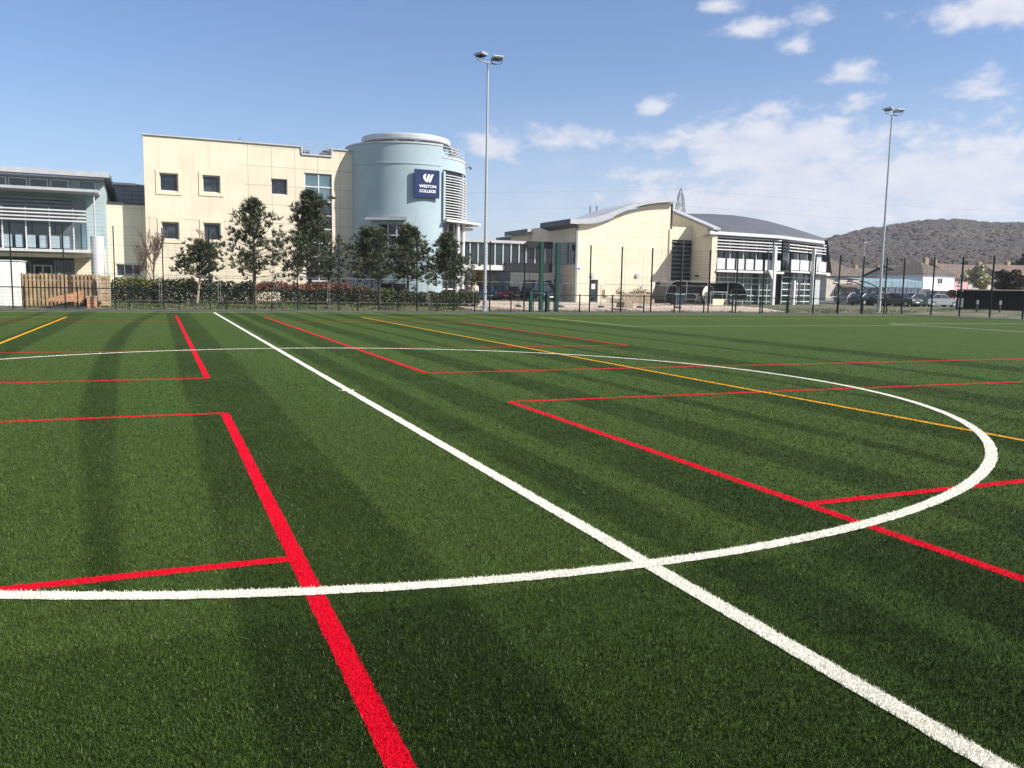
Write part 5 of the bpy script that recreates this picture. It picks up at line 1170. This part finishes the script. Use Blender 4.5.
for i, (px_, lab) in enumerate(((675.5, 'blue wheeled bin left of the cycle shelter'), (680.5, 'blue wheeled bin tucked against the first shelter hoop'))):
    X, _z = s_(px_, 296, YS-.9); r = thing('wheeled_bin', lab, 'bin', (X, YS-.9, zg), 'blue wheeled bins'); T = ((X, YS-.9, zg), .1*i); b = MB(*T)
    b.add([(-.22, -.24, .06), (.22, -.24, .06), (.22, .24, .06), (-.22, .24, .06), (-.28, -.32, .95), (.28, -.32, .95), (.28, .32, .95), (-.28, .32, .95)], [(3, 2, 1, 0), (4, 5, 6, 7), (0, 1, 5, 4), (1, 2, 6, 5), (2, 3, 7, 6), (3, 0, 4, 7)]); b.build('body', mat('bin_blue', (.010, .019, .045), .5, .1, 3.), r, bevel=.02)
    b = MB(*T); b.ext([(-.3, -.36, .955), (-.3, .34, .955), (-.3, .36, 1.02), (-.3, -.3, 1.04)], (.6, 0, 0)); b.build('lid', MATS['bin_blue'], r)
    for sx in (-1, 1): b = MB(*T); b.tube((sx*.2, .3, .1), (sx*.27, .3, .1), .1, n=12); b.build('wheel', M['rubber'], r)
YP = 58.2; a, zt = atY(622, 294.5, YP).x, atY(640, 294.6, YP).z; c = atY(671, 294, YP).x
r = thing('planter_wall', 'low brown stone planter wall along the foot of the cream hall', 'wall', ((a+c)/2, YP, zg)); b = MB(); b.box(a, c, YP, YP+.35, zg-.1, zt); b.build('wall', mat('brown_stone', (.30, .24, .17), .9, .35, 5., bump=.8, bscale=8), r)
b = MB(); b.box(a-.03, c+.03, YP-.04, YP+.39, zt+.003, zt+.07); b.build('coping', M['stone'], r)
rnd = np.random.default_rng(3); b = MB()
for i in range(900):
    x, y = rnd.uniform(a, c), rnd.uniform(YP+.4, YP+1.4); z = zt+abs(rnd.normal())*.14*(1.3+math.sin(x*2)); d = Vector(rnd.normal(size=3)).normalized(); q = d.orthogonal()*.07; w_ = d.cross(q)*.6; p = Vector((x, y, z)); b.add([p-q, p+w_, p+q, p-w_], [(0, 1, 2, 3)])
tag(b.build('bedding_plants', HP, None), 'dry low bedding plants growing in the stone planter', 'plants', kind='stuff')
for nm, px_, py_, Y, sz, lab, m in (('concrete_block', 624.5, 306, 43.4, (.5, .45, .42), 'brown rubble block beside a fence post left of the planter', M['stone']),):
    p = atY(px_, py_, Y); r = thing(nm, lab, 'block', (p.x, Y, .27)); b = MB((p.x, Y, .27), .2); b.ext([(-sz[0], -sz[1], 0), (sz[0], -sz[1], 0), (sz[0]*.95, -sz[1], sz[2]*1.1), (.1, -sz[1], sz[2]*1.3), (-sz[0]*.9, -sz[1], sz[2])], (0, sz[1]*2, 0)); b.build('stone', mat('brown_stone', (.3, .24, .17)), r, bevel=.05)

# ---------------------------------------------------------------- houses and canopy at the right
tile = mat('brown_roof_tile', (.105, .082, .066), .85, .2, 1.2, fn=ribs(2, .24, .25, .2)); tile2 = mat('red_brown_tile', (.135, .092, .076), .85, .2, 1.2, fn=ribs(2, .24, .25, .2)); tiled = mat('dark_roof_tile', (.06, .055, .055), .85, .2, 1.2)
beige = mat('beige_render', (.50, .45, .38), .85, .08, 1.); whi = mat('white_render', (.78, .76, .74), .85, .06, 1.); pink = mat('pink_render', (.62, .36, .34), .85, .06, 1.)
def house(name, label, xl, xr, D, ye, yr, m, tm, gable='front', depth=8., wins=(), chim=(), door=None, ang=None, zb=.2, hipl=1.):
    """xl,xr: pixel columns of the front wall; ye, yr: pixel rows of eaves and ridge; gable 'front' shows its gable end, 'side' its roof slope"""
    pl = atD(xl, 292, D); pr = atY(xr, 292, pl.y); an = 0; Wd = pr.x-pl.x; D2 = math.hypot((pl.x+pr.x)/2-CAM.x, pl.y-CAM.y)
    ze, zr = atD((xl+xr)/2, ye, D2).z, atD((xl+xr)/2, yr, D2+(0 if gable == 'front' else 3)).z
    root = thing(name, label, 'house', (pl.x, pl.y, zb)); T = ((pl.x, pl.y, 0), an)
    b = MB(*T); ov = .35
    if gable == 'front':
        b.ext([(0, 0, zb), (Wd, 0, zb), (Wd, 0, ze), (Wd/2, 0, zr-.15), (0, 0, ze)], (0, depth, 0)); b.build('wall', m, root)
        b = MB(*T); sl_ = (zr-ze)/(Wd/2)
        for sg_ in (-1, 1):
            xe = Wd/2+sg_*(Wd/2+ov); b.ext([(Wd/2, -ov, zr), (xe, -ov, ze-sl_*ov), (xe, -ov, ze-sl_*ov+.18), (Wd/2, -ov, zr+.2)], (0, depth+2*ov, 0))
    elif gable == 'hip':
        b.box(0, Wd, 0, depth, zb, ze); b.build('wall', m, root); b = MB(*T); e = .4; q = [(-e, -e, ze-.1), (Wd+e, -e, ze-.1), (Wd+e, depth+e, ze-.1), (-e, depth+e, ze-.1)]; a1, a2 = (Wd*.5, depth*.42, zr), (Wd*.5, depth*.6, zr)
        if Wd > depth: a1, a2 = (depth*.5*hipl, depth*.5, zr), (Wd-depth*.5, depth*.5, zr)
        b.add(q+[a1, a2], [(0, 1, 5, 4) if Wd > depth else (0, 1, 4), (1, 2, 5) if Wd > depth else (1, 2, 5, 4), (2, 3, 4, 5) if Wd > depth else (2, 3, 5), (3, 0, 4) if Wd > depth else (3, 0, 4, 5), (3, 2, 1, 0)])
    else:
        b.box(0, Wd, 0, depth, zb, ze); b.ext([(.02, .02, ze), (.02, depth-.02, ze), (.02, depth/2, zr-.15)], (Wd-.04, 0, 0)); b.build('wall', m, root)
        b = MB(*T); sl_ = (zr-ze)/(depth/2)
        for y0, sg_ in ((-ov, 1), (depth+ov, -1)): b.ext([(-ov, y0, ze-sl_*ov), (-ov, depth/2, zr), (-ov, depth/2, zr+.2), (-ov, y0, ze-sl_*ov+.18)], (Wd+2*ov, 0, 0))
    ro = b.build('roof', tm, root)
    for (u_, v) in chim:
        b = MB(*T); yy = depth/2 if gable != 'front' else v; b.box(u_*Wd-.4, u_*Wd+.4, yy-.3, yy+.3, ze+.3, zr+.7); co = b.build('chimney', mat('brown_stone', (.3, .24, .17)), ro)
        b = MB(*T)
        for k_ in (-.2, .2): b.tube((u_*Wd+k_, yy, zr+.7), (u_*Wd+k_, yy, zr+.95), .11, .09)
        b.build('chimney_pot', M['brick'], co)
    k = F/D
    for (px0_, px1_, py0_, py1_) in wins:
        u0 = (px0_-xl)/(xr-xl)*Wd; u1 = (px1_-xl)/(xr-xl)*Wd; window(root, u0, u1, atY(px0_, py1_, pl.y).z, atY(px0_, py0_, pl.y).z, -.06, 2, 1, 'white', 'glass', .09, T=T)
    if door:
        u0 = (door[0]-xl)/(xr-xl)*Wd; f = MB(*T); f.box(u0, u0+1., -.06, -.003, zb, zb+2.1); do = f.build('door', M['midgrey'], root); f = MB(*T); f.box(u0+.82, u0+.9, -.1, -.063, zb+1, zb+1.06); f.build('handle', M['galv'], do)
    return root, T, Wd
r, T, Wd = house('house', 'beige gabled house with brown roof right of the glass fronted hall', 826, 860, 165, 275.5, 258.5, beige, tile, 'hip', 9, [(846.5, 852, 277.5, 282.5), (833, 837.5, 277.5, 282.5), (848.5, 852.5, 291, 296), (833.5, 837, 290, 297)], [], (842, 0))
b = MB(*T); zz = atD(845, 286.5, 165).z-0; b.ext([(Wd*.3, -.002, zz+.35), (Wd*.3, -1.3, zz-.15), (Wd*.3, -1.3, zz), (Wd*.3, -.002, zz+.5)], (Wd*.68, 0, 0)); b.build('porch_roof', tile, r)
house('terraced_house', 'long terraced house with plain brown roof and two small chimneys behind the blue canopy', 862, 912, 182, 281, 269.5, beige, tile, 'side', 9, [(868, 873, 284, 288), (884, 889, 284, 288), (896, 901, 284, 288)], [(.18, 0), (.64, 0)])
r, T, Wd = house('house', 'white gabled house with dark roof and two small upstairs windows', 922, 953.5, 150, 273.5, 262.2, whi, tile, 'hip', 9, [(936.2, 941.4, 278, 284), (926, 930, 291, 297), (939.5, 947.5, 292, 297.5)], [(.78, 3)], (932, 0))
b = MB(*T); zz = atD(938, 290, 150).z; b.box(.2, Wd*.98, -1.4, -.003, zz-.1, zz+.16); b.build('porch_roof', whi, r)
house('house', 'house with a dark bare roof slope left of the white house', 905, 922, 154, 276, 266.5, beige, tiled, 'side', 9, [(909, 912, 280, 284)])
house('terraced_house', 'pink rendered house with red brown tiled roof right of the white house', 954, 967, 156, 278, 264.5, pink, tile2, 'side', 9, [(956.5, 961.5, 279, 285)], [(.1, 0)])
house('terraced_house', 'house with red brown roof hidden behind the pale blossom tree', 967.5, 1004, 160, 281, 266, beige, tile2, 'side', 9, [(972, 976, 284, 289)], [(.9, 0)])
house('terraced_house', 'red brown roofed house behind the dark shrub at the right edge', 1006, 1052, 165, 281, 266, beige, tile2, 'side', 9, [(1012, 1016, 284, 289)], [(.5, 0)])
DC = 112
cl_ = atD(861, 284, DC); cr_ = atY(923, 284, cl_.y); d = cr_-cl_; an = math.atan2(d.y, d.x); Wd = math.hypot(d.x, d.y)
r = thing('parking_canopy', 'pale blue corrugated canopy on grey posts over the parked cars', 'canopy', tuple(Vector((cl_.x, cl_.y, .32)))); T = ((cl_.x, cl_.y, 0), an); zt, zb = atD(890, 280.3, DC).z, atD(890, 287.2, DC).z
b = MB(*T); rows = []; nk = 132
for y, z in ((0, zb), (0, zt), (2.2, zt+.25), (5.5, zt+.1)): rows.append([(Wd*i/nk, y+(.04 if i % 2 else -.04)*(1 if y < .1 else 0), z+(.04 if i % 2 else -.04)*(0 if y < .1 else 1)) for i in range(nk+1)])
b.grid(rows); b.build('roof_sheet', mat('pale_blue_sheet', (.62, .75, .79), .5, .06, 1., fn=ribs(0, 1.3, .3, .12)), r)
b = MB(*T); b.box(0, Wd, .06, .2, zb-.1, zb+.05); b.build('edge_beam', M['midgrey'], r)
for i in range(6): u_ = .3+(Wd-.6)*i/5; b = MB(*T); b.tube((u_, .4, .3), (u_, .4, zb), .09).tube((u_, .4, zb-1.2), (u_+.9, .4, zb-.05), .05); b.build('post', M['midgrey'], r)
b = MB(*T); b.box(Wd*.42, Wd*.55, 5.2, 5.4, .3, zb-.2).box(Wd*.66, Wd*.95, 5.2, 5.4, .3, zb+.2); b.build('back_screen', mat('screen_blue', (.25, .32, .38), .6, .1, 1.), r)
for i, px_ in enumerate((856, 868)):
    p = atD(px_, 281.5, 108); q = thing('canopy_arm', ('left', 'right')[i] and ('dark curved lamp arm left of the pale blue canopy' if i == 0 else 'dark curved lamp arm crossing the left end of the canopy'), 'lamp arm', (p.x, p.y, .32)); b = MB()
    e = Vector((.8, -.6, 0)).normalized(); pts = [tuple(Vector((p.x, p.y, p.z))+e*(t*2.4-1.0)+Vector((0, 0, -.9*t*t))) for t in [j/8 for j in range(9)]]; b.path(pts, .07, 6); b.build('arm', M['dark'], q); b = MB(); b.tube((pts[-1][0], pts[-1][1], .3), pts[-1], .08); b.build('post', M['dark'], q)
# street lamp
p = atD(864.5, 243.5, 110); q = thing('street_lamp', 'grey street lamp left of the right hand floodlight mast', 'street lamp', (p.x, p.y, .3)); b = MB(); b.tube((p.x, p.y, .3), (p.x, p.y, 1.6), .11).tube((p.x, p.y, 1.6), (p.x, p.y, p.z), .075, .05); b.build('pole', M['galv'], q)
b = MB((p.x, p.y, p.z), .2); b.ext([(-.45, -.18, 0), (.35, -.18, .04), (.4, -.18, .14), (-.3, -.18, .16)], (0, .36, 0)); b.build('lamp_head', M['midgrey'], q, bevel=.03)
# dark boarded wall with pale cap, bollards
Dw = 92; a, c = atD(957, 296, Dw), atD(1040, 296, Dw+2); d = c-a; an = math.atan2(d.y, d.x); Wd = math.hypot(d.x, d.y); T = ((a.x, a.y, 0), an); zt = atD(985, 289.3, Dw).z
q = thing('boarded_wall', 'long black boarded wall with a pale cap at the right edge', 'wall', (a.x, a.y, .3)); b = MB(*T); b.box(0, Wd, 0, .15, .2, zt-.1); b.build('board_panel', mat('black_boards', (.006, .008, .007), .9, .2, 2., spec=.1, fn=ribs(2, .2, .5, .1)), q); b = MB(*T); b.box(-.05, Wd, -.05, .2, zt-.097, zt); b.build('cap', M['stone'], q)
b = MB(*T); b.box(.1, .5, -.4, -.003, zt-1.75, zt-.9).box(.2, .45, -.3, -.003, zt-.25, zt-.05); b.build('notice_board', M['galv'], q)
for px_, lab in ((977.5, 'small dark pale headed bollard near the middle of the black wall'), (1000.5, 'small dark bollard at the right in front of the black wall')):
    p = atD(px_, 301, 84); q = thing('bollard', lab, 'bollard', (p.x, p.y, .3), 'bollards in front of the black wall'); b = MB(); b.tube((p.x, p.y, .25), (p.x, p.y, .95), .08, n=12); b.build('shaft', M['dark'], q); b = MB(); b.tube((p.x, p.y, .952), (p.x, p.y, 1.3), .1, .09, 12); b.build('head', M['galv'], q)
# trees beyond
def leafy(name, label, cat, px_, ytop, ybot, D, wpx, m, count, seed, leaf=.22, trunk=True):
    rnd = np.random.default_rng(seed); p = atD(px_, ytop, D); zt = p.z; zb = atD(px_, ybot, D).z; w = wpx*D/F; root = thing(name, label, cat, (p.x, p.y, .3)); b = MB()
    cl = [(rnd.normal()*.42, rnd.normal()*.42, rnd.uniform(.12, .95), rnd.uniform(.16, .34)) for _ in range(26)]
    for i in range(count):
        cx_, cy_, cz_, cr = cl[i % 26]; k = (1-((cz_-.45)/.62)**2); v = Vector(rnd.normal(size=3)).normalized()*cr*rnd.uniform(.5, 1.)**.5
        x, y, z = p.x+(cx_*k+v.x)*w*.95, p.y+(cy_*k+v.y)*w*.95, zb+(zt-zb)*min(1.02, max(0, cz_*.86+v.z*.55))
        d = Vector(rnd.normal(size=3)).normalized(); a = d.orthogonal()*leaf*rnd.uniform(.5, 1.2); c = d.cross(a)*.6; q = Vector((x, y, z)); b.add([q-a, q+c, q+a, q-c], [(0, 1, 2, 3)])
    b.build('crown', m, root)
    if trunk:
        t = MB(); t.tube((p.x, p.y, .2), (p.x, p.y, zb+(zt-zb)*.6), .16, .07)
        for i in range(9): an = i*2.4; t.tube((p.x, p.y, zb+(zt-zb)*(.1+.05*i)), (p.x+math.cos(an)*w*.6, p.y+math.sin(an)*w*.6, zb+(zt-zb)*(.3+.06*i)), .06, .02, 5)
        t.build('trunk', M['bark'], root)
    return root
leafy('blossom_tree', 'rounded tree in pale yellow green blossom above the black wall', 'tree', 982, 262, 289, 118, 12, leafmat('pale_blossom', (.40, .39, .25), .35), 2600, 2, .17)
leafy('dark_shrub', 'dark bare shrub right of the pale blossom tree', 'shrub', 1014, 268, 294, 112, 19, leafmat('dark_twig', (.085, .064, .046), .5), 4200, 5, .2, False)
leafy('dark_shrub', 'dark reddish shrub below the pink house', 'shrub', 953, 288, 304, 110, 5.5, leafmat('red_twig', (.12, .06, .045), .5), 900, 6, .14)
leafy('dark_tree', 'dark evergreen at the right edge of the photograph above the bare shrub', 'tree', 1029, 250, 285, 210, 14, HD, 2400, 8, .35)
leafy('ochre_tree', 'yellow ochre tree behind the footbridge right of the small pine', 'tree', 478.5, 266, 289, 96, 8.5, leafmat('ochre_leaf', (.36, .23, .045), .3), 1800, 9, .18)
leafy('bare_bush', 'brown bare bush behind the brown roofs left of the white house', 'bush', 914, 262, 280, 205, 9, leafmat('brown_twig', (.13, .10, .075), .4), 1200, 12, .3)
# terrace seen under the footbridge
house('terraced_house', 'pale stone terraced house seen under the footbridge', 484, 512, 104, 270.5, 263, mat('terrace_stone', (.48, .42, .37), .9, .2, 2.), tile, 'side', 8, [(494.5, 498.5, 273, 278.5), (508, 511, 273, 278)], [(.5, 0)])
Yq = 96; a, c = atY(462, 284, Yq), atY(512, 284, Yq); q = thing('garden_wall', 'pale garden wall behind the red car', 'wall', (a.x, Yq, .3)); b = MB(); b.box(a.x, c.x, Yq, Yq+.2, .2, atY(490, 282.3, Yq).z); b.build('wall', M['stone'], q); b = MB(); b.box(a.x-.05, c.x+.05, Yq-.05, Yq+.25, atY(490, 282.3, Yq).z+.002, atY(490, 281.8, Yq).z+.06); b.build('coping', M['cream_trim'], q)

# ---------------------------------------------------------------- pylon and wires
DP = 360; p = atD(681, 188, DP); zt = p.z
q = thing('pylon', 'dark lattice electricity pylon rising behind the hall roofs', 'pylon', (p.x, p.y, .3)); b = MB()
hs = [(0, 3.6), (.25, 2.6), (.5, 2.3), (.58, 2.1), (.66, 1.95), (.73, 1.8), (.79, 1.62), (.85, 1.4), (.9, 1.1), (.95, .7), (1., .08)]
e1 = Vector((math.cos(.3), -math.sin(.3), 0)); e2 = Vector((math.sin(.3), math.cos(.3), 0)); lv = []
for t, w in hs: lv.append([Vector((p.x, p.y, .3+(zt-.3)*t))+e1*w*sx+e2*w*sy for sx, sy in ((-1, -1), (1, -1), (1, 1), (-1, 1))])
sub = []
for (A_, B_) in zip(lv[:-1], lv[1:]):
    for k_ in range(4):
        b.tube(A_[k_], B_[k_], .12, n=4); b.tube(A_[k_], B_[(k_+1) % 4], .055, n=4); b.tube(A_[(k_+1) % 4], B_[k_], .055, n=4); b.tube(B_[k_], B_[(k_+1) % 4], .05, n=4)
b.build('lattice', M['dark'], q)
for t, w in ((.72, 2.2), (.83, 2.)):
    c = Vector((p.x, p.y, .3+(zt-.3)*t)); b = MB()
    for s in (-1, 1): b.tube(c+e2*s*.8, c+e2*s*w+Vector((0, 0, .5)), .12, n=4).tube(c+e2*s*.8+Vector((0, 0, 1.4)), c+e2*s*w+Vector((0, 0, .5)), .1, n=4)
    b.build('crossarm', M['dark'], q)
for i, (t, s, lab) in enumerate(((.99, 0, 'highest thin power line crossing the sky behind the halls'), (.83, -1, 'middle thin power line crossing the sky behind the halls'), (.72, 1, 'lowest thin power line crossing the sky behind the halls'))):
    c = Vector((p.x, p.y, .3+(zt-.3)*t))+e2*s*2.0; w = MB(); pts = [c+e1*u_*1.0+Vector((0, 0, 5.5*((abs(u_)/190-1)**2-1)*(1 if abs(u_) < 380 else 0))) for u_ in np.linspace(-330, 330, 45)]; w.path(pts, .02, 3); tag(w.build('power_line', M['dark'], None), lab, 'power line', 'power lines on the pylon')

# ---------------------------------------------------------------- wooded hill
SKY_ = [(770, 270), (800, 253), (816, 244), (832, 238.5), (850, 234), (870, 230), (900, 226), (920, 222), (940, 221), (960, 219.5), (980, 222), (1000, 222), (1024, 221), (1080, 218), (1200, 216), (1400, 226), (1700, 250)]
def hill(u, s):                                               # u: pixel column of the bearing, s: 0 foot .. 1 crest
    y = np.interp(u, [q[0] for q in SKY_], [q[1] for q in SKY_]); d = ray(u, y); D = 330+460*s
    k = D/math.hypot(d.x, d.y); hz = atD(u, y, 790).z-9
    f = .04+.96*(s**1.25)*(1-.06*math.sin(s*9+u*.01)); return Vector((CAM.x+d.x*k, CAM.y+d.y*k, max(.3, hz*f)))
us = list(range(740, 1750, 12)); ss = [i/22 for i in range(23)]
b = MB(); b.grid([[tuple(hill(u, s)) for u in us] for s in ss]+[[tuple(hill(u, 1)+Vector((ray(u, 220).x, ray(u, 220).y, 0))*250+Vector((0, 0, -hill(u, 1).z-3))) for u in us]])
tag(b.build('hill', mat('hill_leaf_litter', (.10, .085, .065), .95, .3, .02), smooth=True), kind='structure')
rng2 = np.random.default_rng(17); vs, cols, fl = [], [], []
def crown_dome(g, R, Ht, tone):
    """rounded bare crown: fine twig faces lying in its surface"""
    k = 60; d = rng2.normal(size=(k, 3)); d[:, 2] = np.abs(d[:, 2])-.25; d /= np.linalg.norm(d, axis=1)[:, None]
    lump = 1+.12*np.sin(d[:, 0]*5+tone*9)+.1*np.sin(d[:, 1]*6+tone*5)
    c = np.array([g.x, g.y, g.z+Ht-R*.6])+d*np.array([R, R, R*.75])*(lump*rng2.uniform(.93, 1.06, k))[:, None]
    nn = d+rng2.normal(size=(k, 3))*.10; nn /= np.linalg.norm(nn, axis=1)[:, None]
    ax = np.cross(nn, rng2.normal(size=(k, 3))); ax /= np.linalg.norm(ax, axis=1)[:, None]; sd = np.cross(nn, ax)
    L = rng2.uniform(.5, 1.1, (k, 1))*R/5.5; w = rng2.uniform(.35, .7, (k, 1))*R/6
    vs.append(np.stack([c-ax*L, c+sd*w, c+ax*L, c-sd*w], 1).reshape(-1, 3)); cols.append(np.clip(tone+rng2.normal(size=k)*.04, 0, 1))
def dome(g, R, Ht, tone):
    a = np.linspace(0, 2*np.pi, 9)[:8]; P = [np.array([g.x, g.y, g.z+Ht-R*.6])+np.array([R*np.sin(p)*np.cos(a), R*np.sin(p)*np.sin(a), np.full(8, R*.75*np.cos(p))]).T*(1+.10*rng2.normal(size=(8, 1))) for p in (.12, .6, 1.05, 1.5, 2.0)]
    for A_, B_ in zip(P[:-1], P[1:]):
        q = np.stack([A_, B_, np.roll(B_, -1, 0), np.roll(A_, -1, 0)], 1); vs.append(q.reshape(-1, 3)); cols.append(np.full(8, tone))
for i in range(5600):
    u = rng2.uniform(790, 1130); s = rng2.uniform(.0, 1.)**.75; g = hill(u, s)
    if g.z < 1.2 and s > .4: continue
    R, Ht, tn = rng2.uniform(2.6, 5.2), rng2.uniform(6.8, 8.8), rng2.uniform(.25, .75) if rng2.uniform() > .02 else 1.; crown_dome(g, R, Ht, tn); dome(g, R*.95, Ht, min(tn, .95))
v = np.concatenate(vs).astype(np.float32); k = len(v)//4; me = bpy.data.meshes.new('woodland'); me.vertices.add(4*k); me.vertices.foreach_set('co', v.ravel())
me.loops.add(4*k); me.loops.foreach_set('vertex_index', np.arange(4*k, dtype=np.int32)); me.polygons.add(k); me.polygons.foreach_set('loop_start', np.arange(0, 4*k, 4, dtype=np.int32)); me.update()
at = me.attributes.new('tone', 'FLOAT', 'FACE'); at.data.foreach_set('value', np.concatenate(cols).astype(np.float32))
def wood_fn(h, P, c):
    a = h.new('ShaderNodeAttribute', attribute_name='tone'); f = a.outputs['Fac']; g = h.noise(P, .012, 3)
    c = h.mix(f, (.066, .058, .055, 1), (.092, .081, .076, 1)); c = h.mix(h.m('MULTIPLY', h.ramp(g, .5, .68), .5), c, (.12, .105, .06, 1))
    return h.mix(h.m('GREATER_THAN', f, .965), c, (.06, .075, .04, 1))
wm_ = mat('bare_woodland', (.16, .14, .125), .9, 0, spec=0., fn=wood_fn)
# bare twigs scatter light all round: bend the shading normals towards the sky
h = N(wm_.node_tree); vm = h.new('ShaderNodeVectorMath', operation='MULTIPLY_ADD'); h.put(vm.inputs[0], h.new('ShaderNodeNewGeometry').outputs['Normal']); vm.inputs[1].default_value = (.14, .14, .14); vm.inputs[2].default_value = (.1, -.35, .75)
vn = h.new('ShaderNodeVectorMath', operation='NORMALIZE'); h.put(vn.inputs[0], vm.outputs[0]); h.put(wm_.node_tree.nodes['Principled BSDF'].inputs['Normal'], vn.outputs[0])
me.materials.append(wm_)
o = bpy.data.objects.new('woodland', me); COL.objects.link(o); tag(o, 'bare grey brown winter woodland covering the distant hill', 'woodland', kind='stuff')

# ---------------------------------------------------------------- thin air haze round the whole scene
hm = bpy.data.materials.new('haze_air'); hm.use_nodes = True; t = hm.node_tree; t.nodes.clear(); h = N(t)
pv = h.new('ShaderNodeVolumePrincipled'); pv.inputs['Color'].default_value = (.86, .90, 1., 1); pv.inputs['Density'].default_value = .0002; pv.inputs['Anisotropy'].default_value = .2
ou = h.new('ShaderNodeOutputMaterial'); t.links.new(pv.outputs[0], ou.inputs['Volume'])
hb = MB(); hb.box(-1500, 1500, -1500, 1500, -12, 150)
tag(hb.build('haze', hm), kind='stuff')
